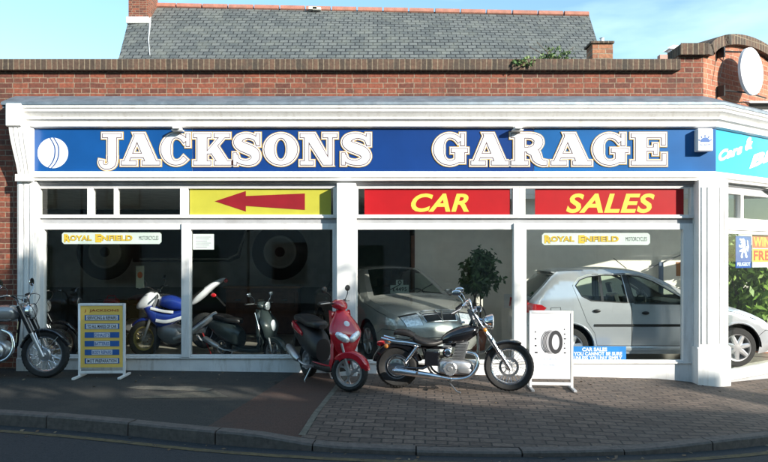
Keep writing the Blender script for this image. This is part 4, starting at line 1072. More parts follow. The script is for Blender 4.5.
def classic_bike(label, loc, rz, m_tank, m_side, group=None, lean=0):
    """upright single cylinder roadster; origin under the rear axle, front wheel at +1.37"""
    t = thing('motorcycle', label, 'motorcycle', loc, rz, group)
    fx, r = 1.37, .305
    wheel(t, 0, r, r, .095, 'drum', chrome, name='rear_wheel', disc=False)
    wheel(t, fx, r, r, .085, 'drum', chrome, name='front_wheel', disc=False)
    fender(t, fx, r, r+.025, .11, 20, 165, gblack, name='front_fender'); fender(t, 0, r, r+.03, .13, 25, 190, gblack, name='rear_fender')
    fk = MB(); top = Vector((fx-.30, 0, .93)); ax_ = Vector((fx, 0, r))
    for s in (-1, 1):
        a = ax_+Vector((0, s*.085, 0)); b = top+Vector((0, s*.085, 0)); m_ = a+(b-a)*.48
        fk.tube([a-(b-a)*.04, m_], .026, 12)
    o = obj('fork_slider', fk, alu, t)
    fk = MB()
    for s in (-1, 1):
        a = ax_+Vector((0, s*.085, 0)); b = top+Vector((0, s*.085, 0)); m_ = a+(b-a)*.48; fk.tube([m_-(b-a)*.03, b], .034, 12)
    obj('fork_shroud', fk, gblack, t)
    st = MB()
    for s in (-1, 1): st.tube([(fx, s*.07, r), (fx+.14, s*.065, r+.17), (fx+.20, s*.04, r+.25)], .005, 6); st.tube([(fx, s*.07, r), (fx-.10, s*.065, r+.28)], .005, 6)
    obj('fender_stay', st, chrome, t)
    c = (fx-.17, 0, .86); hl = MB(); hl.lathe([(0, -.15), (.05, -.14), (.085, -.08), (.098, -.01), (.10, 0), (.10, .015), (.09, .02)], 28, 'x', c); h = obj('headlight', hl, chrome, t)
    ln = MB(); ln.ell((c[0]+.014, 0, c[2]), (.025, .088, .088)); obj('lens', ln, clearlens, h)
    bars = MB()
    for s in (-1, 1): bars.tube([(fx-.30, 0, .95), (fx-.30, s*.08, .96), (fx-.30, s*.16, 1.04), (fx-.34, s*.28, 1.07), (fx-.44, s*.36, 1.05)], .012, 10, smooth=5)
    hb = obj('handlebar', bars, chrome, t)
    for s in (-1, 1):
        g = MB(); g.tube([(fx-.37, s*.305, 1.066), (fx-.46, s*.375, 1.045)], .017, 10); obj('grip', g, black, hb)
        lv = MB(); lv.tube([(fx-.33, s*.27, 1.075), (fx-.30, s*.34, 1.08), (fx-.40, s*.43, 1.055)], .006, 6); obj('lever', lv, alu, hb)
    for s in (-1, 1):
        m_ = MB(); m_.tube([(fx-.34, s*.28, 1.07), (fx-.32, s*.31, 1.15), (fx-.36, s*.35, 1.20)], .005, 6, smooth=4); m_.lathe([(0, -.012), (.05, -.010), (.055, 0), (0, .004)], 20, 'x', (fx-.37, s*.36, 1.22)); obj('mirror', m_, chrome, t)
    cb = MB()
    for s in (-1, 1): cb.tube([(fx-.32, s*.25, 1.07), (fx-.16, s*.16, 1.05), (fx-.18, s*.06, .92), (fx-.34, 0, .80)], .004, 5, smooth=6)
    cb.tube([(fx-.30, -.25, 1.07), (fx-.10, -.14, .92), (fx-.02, -.10, .55), (fx, -.08, .36)], .004, 5, smooth=6)
    obj('cables', cb, black, t)
    sp = MB(); sp.lathe([(0, -.02), (.04, -.02), (.045, .03), (0, .035)], 18, 'z', (fx-.26, 0, .99)); obj('speedometer', sp, chrome, t)
    tk = MB(); tk.loft([(.50, .80, .05, .03), (.54, .81, .09, .07), (.68, .825, .125, .10), (.84, .83, .135, .11), (.96, .83, .12, .10), (1.02, .82, .07, .06), (1.04, .82, .03, .03)], seg=22, pw=.8); tank = obj('fuel_tank', tk, m_tank, t)
    kp = MB()
    for s in (-1, 1): kp.ell((.66, s*.125, .80), (.09, .012, .05))
    obj('knee_pad', kp, rubber, tank)
    st = MB(); st.loft([(-.22, .80, .06, .02), (-.18, .80, .12, .04), (.1, .80, .13, .045), (.35, .77, .13, .05), (.52, .78, .09, .045)], seg=18, pw=.6); obj('seat', st, seatleather, t)
    fm = MB(); fm.tube([(fx-.32, 0, .88), (1.0, 0, .42), (.86, 0, .24), (.5, 0, .24), (.44, 0, .5), (.48, 0, .74), (1.02, 0, .78)], .02, 8)
    for s in (-1, 1): fm.tube([(.46, s*.08, .72), (-.2, s*.10, .70)], .013, 8); fm.tube([(0, s*.10, r), (.48, s*.09, .32)], .016, 8)
    obj('frame', fm, gblack, t)
    en = MB(); en.loft([(.46, .36, .05, .05), (.52, .36, .10, .12), (.68, .36, .12, .14), (.86, .36, .10, .12), (.94, .36, .04, .04)], seg=16)
    en.lathe([(0, -.16), (.08, -.155), (.10, -.13), (.10, 0)], 24, 'y', (.80, 0, .36)); en.lathe([(0, -.15), (.07, -.145), (.085, -.12), (.085, 0)], 24, 'y', (.58, 0, .36))
    vtwin_fins(en, (.78, 0, .48), (.80, 0, .68), .085, 13); obj('engine', en, alu, t)
    sc_ = MB(); sc_.loft([(.18, .56, .08, .03), (.22, .56, .12, .10), (.38, .56, .12, .11), (.43, .56, .08, .05)], seg=16, pw=.5); obj('tool_box', sc_, m_side, t)
    ex = MB(); ex.tube([(.84, -.04, .62), (.98, -.09, .56), (1.02, -.12, .38), (.90, -.14, .24), (.6, -.15, .22), (.3, -.155, .23)], .021, 12, smooth=6); ex.tube([(.32, -.155, .23), (.1, -.165, .25), (-.30, -.17, .29), (-.36, -.17, .295)], [.024, .042, .042, .026], 16, smooth=3); obj('exhaust', ex, chrome, t)
    for s in (-1, 1):
        sh = MB(); a = Vector((0, s*.12, r+.02)); b = Vector((.06, s*.12, .68)); sh.tube([a, b], .014, 10)
        for k in range(9):
            p = a+(b-a)*(.12+.08*k); sh.tube([p, p+(b-a).normalized()*.010], .028, 12)
        obj('shock_absorber', sh, chrome, t)
    tl = MB(); tl.loft([(-.36, .62, .02, .02), (-.33, .63, .045, .04), (-.27, .64, .04, .04)], seg=12); obj('tail_light', tl, redlens, t)
    ks = MB(); ks.tube([(.5, -.10, .24), (.50, -.24, .01), (.54, -.25, .008)], .010, 8); obj('kickstand', ks, steel, t)
    return t
xf = X(45.6, -.62); g = .045
classic_bike('silver tanked classic motorcycle with wire wheels against the left brick wall', (xf-1.37, -.62, g), 0, bikesilver, gblack)
classic_bike('dark classic motorcycle inside the left window, wheel rim showing behind the classic outside', (X(57, .75)-1.37, .75, 0), R(2), gblack, gblack)
classic_bike('dark motorcycle standing deep in the showroom under the vintage car mural', (X(170, 2.9)-1.2, 2.9, 0), R(-12), mat('dark_red_tank', (.10, .01, .01), .3, coat=1), gblack)

def scooter(label, loc, rz, m_body, m_dark, steer=0, wheelm=alu, modern=True, rear_m=None, lens=clearlens):
    """origin under the rear axle; x forward; wheelbase 1.2"""
    t = thing('scooter', label, 'scooter', loc, rz)
    fx, r = 1.20, .225
    ST = Matrix.Translation((fx-.04, 0, r)) @ Matrix.Rotation(steer, 4, 'Z') @ Matrix.Translation((-(fx-.04), 0, -r))
    wheel(t, 0, r, r-.005, .11, 'cast5', wheelm, name='rear_wheel', disc=False, cast_m=wheelm)
    wh = wheel(t, fx, r, r, .11, 'cast3' if modern else 'cast5', wheelm, name='front_wheel', cast_m=wheelm, rz=steer, disc=False, tr=.62)
    fender(t, fx, r, r+.022, .14, 8, 140, m_body, name='front_fender', rz=steer, lip=.07)
    fk = MB()
    for s in (-1, 1): fk.tube([(fx, s*.078, r), (fx-.10, s*.078, r+.34)], .015, 10, T=ST)
    fk.tube([(fx-.09, 0, r+.32), (fx-.25, 0, .88)], .024, 10); obj('fork', fk, alu, t)
    # front apron: shield shaped lofted shell, narrow at the foot, wide at the lamps
    ap = MB()
    secs = [(.40, .06, .05, fx-.10), (.47, .12, .07, fx-.11), (.56, .16, .085, fx-.10), (.66, .195, .10, fx-.115), (.74, .185, .10, fx-.15), (.82, .14, .085, fx-.19), (.90, .085, .06, fx-.23), (.94, .05, .04, fx-.25)]
    P, Q = catmull([Vector((a, b, 0)) for a, b, c, d in secs], [0]*len(secs), 4); P2, _ = catmull([Vector((c, d, 0)) for a, b, c, d in secs], [0]*len(secs), 4)
    vs = []; seg = 20
    for p, q in zip(P, P2):
        for k in range(seg):
            a = 2*PI*k/seg; ca, sa = math.cos(a), math.sin(a)
            xx = q.y+(q.x*ca if ca > 0 else q.x*.5*ca); vs.append((xx, p.y*1.08*math.copysign(abs(sa)**.85, sa), p.x))
    n = len(P); ap.add(vs, [(i*seg+k, i*seg+(k+1) % seg, (i+1)*seg+(k+1) % seg, (i+1)*seg+k) for i in range(n-1) for k in range(seg)]+[tuple(range(seg)), tuple(range((n-1)*seg+seg-1, (n-1)*seg-1, -1))])
    apo = obj('front_apron', ap, m_body, t)
    if modern:
        for s in (-1, 1):
            q = MB(); TT_ = Matrix.Translation((fx-.045, s*.085, .635)) @ Matrix.Rotation(R(24*s), 4, 'Z') @ Matrix.Rotation(R(30*s), 4, 'X') @ Matrix.Rotation(R(-18), 4, 'Y')
            q.ell((0, 0, 0), (.04, .105, .05), TT_, pw=.85); obj('headlight', q, lens, apo)
            q = MB(); TT_ = Matrix.Translation((fx-.12, s*.158, .70)) @ Matrix.Rotation(R(45*s), 4, 'Z') @ Matrix.Rotation(R(-50*s), 4, 'X'); q.ell((0, 0, 0), (.022, .05, .02), TT_); obj('indicator', q, clearlens, apo)
        q = MB(); TT_ = Matrix.Translation((fx-.085, 0, .77)) @ Matrix.Rotation(R(-25), 4, 'Y'); q.ell((0, 0, 0), (.02, .045, .05), TT_); obj('badge', q, signwhite, apo)
    ls = MB()
    ls.prism([(fx-.30, .92), (fx-.255, .92), (fx-.19, .66), (fx-.20, .36), (fx-.27, .23), (.42, .22), (.42, .255), (fx-.31, .265), (fx-.255, .37), (fx-.25, .64)], -.13, .13)
    obj('leg_shield', ls, m_body, t, bevel=.012)
    fb_ = MB(); fb_.loft([(.30, .23, .10, .06), (.45, .22, .155, .045), (.80, .22, .155, .045), (fx-.22, .25, .12, .05)], seg=14, pw=.5); obj('footboard', fb_, m_dark if modern else m_body, t)
    by = MB(); by.loft([(-.36, .66, .05, .04), (-.26, .63, .11, .085), (-.05, .56, .15, .15), (.18, .50, .16, .18), (.36, .44, .14, .17), (.46, .40, .10, .14)], seg=18, pw=.75); obj('body_shell', by, rear_m or m_dark, t)
    if modern:
        tb = MB()
        for s in (-1, 1): tb.loft([(-.38, .70, .015, .02, s*.07), (-.24, .67, .03, .045, s*.11), (0, .62, .025, .04, s*.145), (.15, .58, .012, .02, s*.16)], seg=10)
        obj('tail_panel', tb, m_body, t)
    st = MB(); st.loft([(-.32, .75, .06, .02), (-.24, .765, .11, .045), (0, .755, .13, .055), (.2, .72, .14, .05), (.38, .71, .10, .05), (.44, .69, .05, .03)], seg=16, pw=.65); obj('seat', st, seatleather, t)
    hc = MB(); HT = Matrix.Translation((fx-.27, 0, .97)) @ Matrix.Rotation(steer*.8, 4, 'Z')
    hc.loft([(-.09, .03, .05, .03), (-.05, .035, .10, .055), (.01, .03, .12, .06), (.06, .01, .09, .045), (.085, 0, .03, .02)], seg=16, T=HT); hc.tube([(.0, 0, -.1), (0, 0, .02)], .045, 12, T=HT)
    hco = obj('handlebar_cover', hc, m_body, t)
    hb = MB(); hb.tube([(-.08, -.24, .06), (-.05, -.2, .06), (-.03, -.08, .04), (-.03, .08, .04), (-.05, .2, .06), (-.08, .24, .06)], .012, 8, T=HT)
    obj('handlebar', hb, black, t)
    for s in (-1, 1):
        g = MB(); g.tube([(-.06, s*.21, .06), (-.11, s*.33, .055)], .019, 10, T=HT); obj('grip', g, black, t)
        lv = MB(); lv.tube([(-.02, s*.2, .06), (-.02, s*.25, .06), (-.06, s*.35, .055)], .006, 6, T=HT); obj('lever', lv, alu, t)
    for s in (-1, 1):
        m_ = MB(); m_.tube([(-.03, s*.17, .06), (-.01, s*.21, .14), (-.04, s*.27, .19)], .006, 6, smooth=4, T=HT); m_.ell((-.05, s*.29, .215), (.02, .06, .038), HT); obj('mirror', m_, black if modern else chrome, t)
    if not modern:
        h = MB(); h.lathe([(0, -.06), (.06, -.04), (.075, 0), (.075, .02)], 20, 'x', (fx-.17, 0, .99)); ho = obj('headlight', h, chrome, t); h = MB(); h.ell((fx-.148, 0, .99), (.015, .07, .07)); obj('lens', h, clearlens, ho)
        q = MB(); q.ell((fx-.03, 0, .66), (.035, .07, .10)); obj('badge', q, signwhite, apo)
        q = MB(); q.tube([(fx-.27, -.20, .88), (fx-.16, -.215, .60), (fx-.16, -.20, .36)], .008, 6, smooth=4); q.tube([(fx-.27, .20, .88), (fx-.16, .215, .60), (fx-.16, .20, .36)], .008, 6, smooth=4); obj('leg_shield_trim', q, chrome, t)
        q = MB(); q.loft([(fx-.29, .62, .12, .28), (fx-.25, .62, .20, .30), (fx-.20, .60, .19, .26), (fx-.17, .6, .10, .2)], seg=14, smooth=0, pw=.6); obj('front_shield', q, m_body, t)
    ex = MB(); ex.tube([(.34, -.12, .20), (.18, -.15, .20), (.05, -.17, .24)], .014, 8, smooth=4); ex.tube([(.06, -.17, .245), (.0, -.175, .27), (-.26, -.175, .37), (-.30, -.175, .385)], [.03, .052, .05, .03], 16); obj('muffler', ex, alu, t)
    en = MB(); en.loft([(-.05, r, .04, .05, .1), (.05, r+.01, .05, .09, .1), (.30, r+.02, .06, .08, .09), (.42, r+.02, .05, .05, .06)], seg=12); en.tube([(0, .1, r), (-.05, .12, .55)], .02, 8); obj('engine', en, steel, t)
    tl = MB(); tl.ell((-.36, 0, .68), (.03, .07, .035)); obj('tail_light', tl, redlens, t)
    cs_ = MB(); cs_.tube([(.34, -.11, .19), (.30, -.19, .015), (.36, -.21, .008)], .011, 8); cs_.tube([(.34, .11, .19), (.30, .19, .015), (.36, .21, .008)], .011, 8); obj('centre_stand', cs_, alu, t); cs_ = MB(); cs_.box(.40, .52, -.27, -.15, .205, .225); obj('foot_plate', cs_, alu, t)
    rg = MB(); rg.prism([(-.40, .42), (-.30, .62), (-.26, .62), (-.34, .36)], -.06, .06); obj('rear_mudguard', rg, black, t)
    return t
ang = R(-58)
fxy = Vector((X(347.5, -1.22), -1.22)); rxy = fxy-Vector((math.cos(ang), math.sin(ang)))*1.2*.9
scooter('glossy red modern scooter with turned front wheel in front of the white centre pier', (rxy.x, rxy.y, .0), ang, redpaint, black, steer=R(42)).scale = (.95, 1.0, 1.02)
scooter('old grey green step-through scooter with white badge inside the second window', (X(223, 1.15), 1.15, 0), R(-30), greygreen, greygreen, modern=False, wheelm=steel).scale = (.86, .86, .88)

def sports_bike():
    """faired sports bike seen side on facing left, on a paddock stand"""
    t = thing('motorcycle', 'blue sports motorcycle with raised white tail and white nose inside the left windows', 'motorcycle', (X(205, 1.35), 1.35, .0), PI); t.scale = (.9, 1, 1.05)
    fx, r = 1.05, .29
    wheel(t, 0, r+.12, r-.02, .13, 'cast3', whiteplastic, name='rear_wheel', disc=False, cast_m=whiteplastic)
    wheel(t, fx+.02, r, r-.01, .11, 'spoke', mat('gold_rim', (.5, .40, .15), .3, metal=.7), name='front_wheel')
    fender(t, fx, r, r+.02, .12, 40, 150, blueplastic, name='front_fender')
    fk = MB()
    for s in (-1, 1): fk.tube([(fx, s*.09, r), (fx-.24, s*.09, .92)], .024, 10)
    obj('fork', fk, alu, t)
    sw = MB()
    for s in (-1, 1): sw.tube([(0, s*.10, r+.12), (.45, s*.10, .42)], [.024, .034], 8, flat=(1.3, .7))
    obj('swingarm', sw, alu, t)
    fa = MB(); fa.loft([(.30, .70, .06, .03), (.40, .66, .12, .07), (.58, .60, .15, .11), (.78, .60, .16, .15), (.94, .68, .14, .13), (1.06, .77, .07, .06)], seg=18, pw=.8); sfo = obj('side_fairing', fa, blueplastic, t)
    q = MB(); q.tube([(.36, .155, .62), (.62, .175, .56), (.80, .18, .58)], .012, 6, smooth=4, flat=(2, .5)); q.tube([(.5, .17, .70), (.7, .172, .72), (.9, .16, .76)], .010, 6, smooth=4, flat=(2, .5)); obj('stripe', q, whiteplastic, sfo)
    tk = MB(); tk.loft([(.30, .78, .06, .03), (.38, .80, .11, .08), (.58, .84, .14, .11), (.74, .85, .11, .08), (.80, .84, .04, .04)], seg=18); obj('fuel_tank', tk, blueplastic, t)
    no = MB(); no.loft([(.84, .92, .10, .05), (.92, .90, .15, .12), (1.02, .86, .14, .12), (1.14, .80, .09, .07), (1.20, .77, .03, .03)], seg=18, pw=.8); nz = obj('nose_fairing', no, whiteplastic, t)
    q = MB(); q.ell((1.10, -.05, .84), (.05, .05, .035)); q.ell((1.10, .05, .84), (.05, .05, .035)); obj('headlight', q, clearlens, nz)
    q = MB(); q.loft([(.86, .99, .08, .02), (.95, .99, .11, .04), (1.04, .94, .08, .03)], seg=14); obj('windscreen', q, black, nz)
    ta = MB(); ta.loft([(-.36, 1.19, .02, .015), (-.30, 1.17, .06, .035), (-.16, 1.10, .095, .055), (0, .99, .11, .075), (.14, .89, .09, .065), (.24, .82, .04, .03)], seg=16, pw=.8); tt = obj('tail_fairing', ta, whiteplastic, t)
    q = MB(); q.ell((-.37, 0, 1.165), (.035, .05, .035)); obj('tail_light', q, redlens, tt); q = MB(); q.ell((-.18, .1, .95), (.05, .02, .03)); obj('reflector', q, redlens, t)
    pl_ = MB(); pl_.tube([(-.12, 0, 1.0), (-.36, 0, .78)], .02, 8, flat=(.4, 2.5)); obj('number_plate_hanger', pl_, black, t)
    st = MB(); st.loft([(-.10, 1.08, .08, .02), (.06, 1.0, .11, .03), (.26, .87, .12, .03), (.36, .83, .06, .02)], seg=12); obj('seat', st, seatleather, t)
    en = MB(); en.loft([(.34, .36, .08, .08), (.5, .36, .15, .15), (.7, .38, .14, .15), (.82, .4, .07, .07)], seg=14); obj('engine', en, steel, t)
    hb = MB()
    for s in (-1, 1): hb.tube([(fx-.24, s*.08, .95), (fx-.34, s*.32, .93)], .015, 8)
    obj('handlebar', hb, black, t)
    ex = MB(); ex.tube([(.5, .16, .30), (.15, .18, .42), (-.22, .18, .66), (-.26, .18, .69)], [.022, .05, .05, .03], 14); obj('exhaust', ex, alu, t)
    sd = MB()
    for s in (-1, 1): sd.tube([(0, s*.14, r+.10), (-.18, s*.16, .02), (.25, s*.16, .02)], .014, 8)
    sd.tube([(-.18, -.16, .02), (-.18, .16, .02)], .014, 8); obj('paddock_stand', sd, redlens, t)
sports_bike()

# ================================================================ CARS
def make_car(spec, name, label, loc, rz):
    t = thing(name, label, 'car', loc, rz)
    sil_up = spec['sil']            # open polyline over the top: rear bottom -> roof -> front bottom
    P, _ = catmull([Vector(p) for p in sil_up], [0]*len(sil_up), 4)
    up = resample([(p.x, p.y) for p in P], .04, closed=False)
    ub = spec.get('bottom', .22)
    outline = up+[]
    rr = .075
    def dtop(x, z): return min(segdist((x, z), up[i], up[i+1]) for i in range(len(up)-1))
    def Wf(x): return interp(x, spec['W'])
    def Tf(z): return interp(z, spec['T'])
    def Fy(x, z, d=None):
        if d is None: d = dtop(x, z)
        u = 1-min(d/rr, 1)
        return Wf(x)*Tf(z)-rr*(1-math.sqrt(max(0, 1-u*u)))
    arches = []
    for (ax, az, ar) in spec['arch']: arches.append([(ax+ar*math.cos(2*PI*i/32), az+ar*math.sin(2*PI*i/32)) for i in range(32)])
    wins = [resample(w, .05) for w in spec['windows']]
    doors = [resample(w, .06) for w in spec['doors']]
    doorb = []
    for dpoly in doors: doorb.append(resample(_off(dpoly, .006), .06))
    ol = outline
    ina = lambda p: any(inpoly(p, a) for a in arches)
    inw = lambda p: any(inpoly(p, w) for w in wins)
    def build(nm, inside, loops, m, off=0.0, step=.07, parent=t, sides=(-1, 1)):
        vs, fs = fill(inside, loops, step)
        mb = MB(); cache = [Fy(x, z)+off for x, z in vs]
        for s in sides: mb.add([(x, s*y, z) for (x, z), y in zip(vs, cache)], fs)
        return obj(nm, mb, m, parent, smooth=50)
    body = build('body', lambda p: inpoly(p, ol) and not ina(p) and not inw(p) and not any(inpoly(p, b) for b in doorb), [ol]+arches+wins+doorb, spec['paint'])
    for i, dpoly in enumerate(doors):
        for s in (-1, 1):
            dd = build('door', lambda p: inpoly(p, dpoly) and not ina(p) and not inw(p), [dpoly]+arches+wins, spec['paint'], sides=(s,))
            h = MB(); hx, hz = spec['handles'][i]; hy = s*(Fy(hx, hz)+.012)
            h.ell((hx, hy, hz), (.055, .018, .025)); obj('handle', h, black if spec.get('dark_handles') else spec['paint'], dd)
    for w in wins:
        for s in (-1, 1):
            build('side_window', lambda p: inpoly(p, w), [w], carglass, off=-.012, sides=(s,), step=.12)
            k = MB(); pts = [(x, s*(Fy(x, z)+.001), z) for x, z in w]; pts.append(pts[0]); k.tube(pts, .008, 5); obj('window_seal', k, black, t)
    # dark inner liner a little inside the doors so the shut lines read dark
    ln_ = spec['liner']
    build('inner_panel', lambda p: inpoly(p, ln_) and not ina(p), [ln_]+arches, darkint, off=-.04, step=.2)
    # top strip
    n = len(up); m_ = 14; kinds = []
    S = []
    for i, (x, z) in enumerate(up):
        a = up[max(i-1, 0)]; b = up[min(i+1, n-1)]; tx, tz = b[0]-a[0], b[1]-a[1]; L = math.hypot(tx, tz); nx, nz = -tz/L, tx/L
        S.append((x, z, nx, nz, Fy(x, z, 0)))
    def crown(x, z): return interp(x, spec['crown'])
    def SP(i, f, off=0.0):
        x, z, nx, nz, hw = S[i]; c = crown(x, z)*(1-f*f)+off
        return (x+nx*c, f*hw, z+nz*c)
    grids = {'body': MB(), 'wind': MB(), 'rear': MB()}
    def seg_kind(i):
        x, z = up[i]; x2, z2 = up[min(i+1, n-1)]; mx, mz = (x+x2)/2, (z+z2)/2
        (a, b) = spec['wind'];
        if a[0] <= mx <= b[0] and mz > b[1]-.02: return 'wind'
        (a, b) = spec['rearglass']
        if a[0] <= mx <= b[0] and mz > a[1]: return 'rear'
        return 'body'
    for i in range(n-1):
        k = seg_kind(i)
        for j in range(m_):
            f0 = -1+2*j/m_; f1 = -1+2*(j+1)/m_
            kk = k if (k == 'body' or (0 < j < m_-1)) else 'body'
            off = 0
            grids[kk].add([SP(i, f0), SP(i, f1), SP(i+1, f1), SP(i+1, f0)], [(0, 1, 2, 3)])
    obj('roof_and_bonnet', grids['body'], spec['paint'], t, smooth=50)
    obj('windscreen', grids['wind'], carglass, t, smooth=60)
    if grids['rear'].v: obj('rear_window', grids['rear'], spec.get('rear_m', carglass), t, smooth=60)
    # wheels
    for (ax, az, ar) in spec['arch']:
        r = spec['wr']
        for s in (-1, 1):
            yo = s*(Wf(ax)-.115); T = Matrix.Translation((ax, yo, r)) @ Matrix.Rotation(0 if s < 0 else PI, 4, 'Z')
            W = MB(); W.lathe([(r*.66, -.085), (r*.72, -.095), (r*.93, -.09), (r, -.06), (r, .06), (r*.93, .09), (r*.7, .09), (r*.66, -.085)], 40, 'y', T=T); wh = obj('wheel', W, rubber, t)
            W = MB(); W.lathe([(r*.69, -.085), (r*.69, -.095), (r*.64, -.092), (r*.60, -.06), (r*.60, -.04), (r*.60, .02), (0, .02)], 40, 'y', T=T)
            ns = spec.get('spokes', 6)
            for k in range(ns):
                a = 2*PI*k/ns+.2
                W.tube([(math.cos(a)*r*.05, -.078, math.sin(a)*r*.05), (math.cos(a)*r*.64, -.080, math.sin(a)*r*.64)], [.045, .032], 6, T=T, flat=(1, .45))
            W.lathe([(0, -.098), (r*.16, -.095), (r*.2, -.075), (r*.2, -.03)], 20, 'y', T=T)
            obj('rim', W, spec.get('rimm', alu), wh)
    for nm2, pts2 in spec.get('seams', []):
        for s in (-1, 1):
            rs_ = resample(pts2, .05, closed=False); q2 = MB(); q2.tube([(x, s*(Fy(x, z)+.0005), z) for x, z in rs_], .0035, 5); obj(nm2, q2, black, t)
    # arch liners, under tray
    ul = MB()
    for (ax, az, ar) in spec['arch']:
        for s in (-1, 1):
            yo = s*(Wf(ax)-.16); vs = []
            for k in range(17):
                a = PI*k/16-.1*0; vs += [(ax+(ar+.005)*math.cos(a), s*(Wf(ax)*.99-.01), az+(ar+.005)*math.sin(a)), (ax+(ar+.005)*math.cos(a), s*(Wf(ax)-.30), az+(ar+.005)*math.sin(a))]
            ul.add(vs, [(2*k, 2*k+1, 2*k+3, 2*k+2) for k in range(16)])
    x0, x1 = up[0][0]+.1, up[-1][0]-.12
    ul.box(x0, x1, -.60, .60, ub+.02, ub+.06)
    obj('underbody', ul, black, t)
    # cabin
    cb = MB(); q = spec['cabin']
    for x in q['seats']:
        for s in (-.36, .36):
            cb.loft([(x-.26, .52, .20, .06, s), (x, .50, .23, .09, s), (x+.2, .50, .21, .07, s)], seg=12, pw=.6)
            cb.tube([(x-.22, s, .5), (x-.36, s, 1.0)], [.10, .08], 10, flat=(.9, 2.4)); cb.tube([(x-.37, s, 1.04), (x-.41, s, 1.18)], [.05, .05], 10, flat=(.8, 2.2))
    cb.box(q['floor'][0], q['floor'][1], -.66, .66, .30, .36); cb.loft([(q['dash']-.16, .82, .66, .10), (q['dash'], .84, .68, .12), (q['dash']+.25, .80, .62, .12)], seg=12, smooth=0, pw=.5)
    cb.tube([(q['dash']-.28, .36, .86), (q['dash']-.10, .36, .78)], .025, 8)
    obj('cabin_trim', cb, darkint, t)
    sw = MB(); 
    vsr = [(q['dash']-.30+.06*math.cos(a)*.4, .36+.18*math.sin(a), .88+.17*math.cos(a)) for a in [2*PI*k/20 for k in range(21)]]; sw.tube(vsr, .014, 6); obj('steering_wheel', sw, black, t)
    for s in (-1, 1):
        mr = MB(); mx, mz = spec['mirror']; my = s*(Fy(mx, mz)+.08); mr.ell((mx, my, mz), (.05, .085, .062), pw=.75); mr.tube([(mx+.02, s*Fy(mx, mz), mz-.03), (mx, my, mz-.02)], .025, 8); obj('wing_mirror', mr, spec.get('mirror_m', black), t)
    if 'rub' in spec:
        (a, b, z) = spec['rub']; rb = MB()
        for s in (-1, 1):
            xs = [a+(b-a)*i/24 for i in range(25)]; vs = []
            for x in xs: vs += [(x, s*(Fy(x, z-.022)+.001), z-.019), (x, s*(Fy(x, z)+.010), z-.013), (x, s*(Fy(x, z)+.010), z+.013), (x, s*(Fy(x, z+.022)+.001), z+.019)]
            rb.add(vs, [(4*i+j, 4*i+j+1, 4*i+j+5, 4*i+j+4) for i in range(24) for j in range(3)])
        obj('rubbing_strip', rb, black, t)
    for (nm, poly, m2, off) in spec.get('patches', []):
        pp_ = resample(poly, .03); 
        for s in (-1, 1): build(nm, lambda p: inpoly(p, pp_), [pp_], m2, off=off, step=.04, sides=(s,))
    def strip_patch(nm, x0, x1, z0, z1, f0, f1, m2, off=.006, both=True, parent=t):
        idx = [i for i in range(n) if x0 <= up[i][0] <= x1 and z0 <= up[i][1] <= z1]
        if len(idx) < 2: return
        idx = list(range(min(idx), max(idx)+1))
        for s in ((-1, 1) if both else (1,)):
            mb = MB(); K = 10; vs = []
            for i in idx:
                for k in range(K+1): vs.append(SP(i, s*(f0+(f1-f0)*k/K), off))
            w_ = K+1; fs = [(a*w_+k, a*w_+k+1, (a+1)*w_+k+1, (a+1)*w_+k) for a in range(len(idx)-1) for k in range(K)]
            mb.add(vs, fs); obj(nm, mb, m2, parent, smooth=60)
    return t, strip_patch, SP, up, Fy
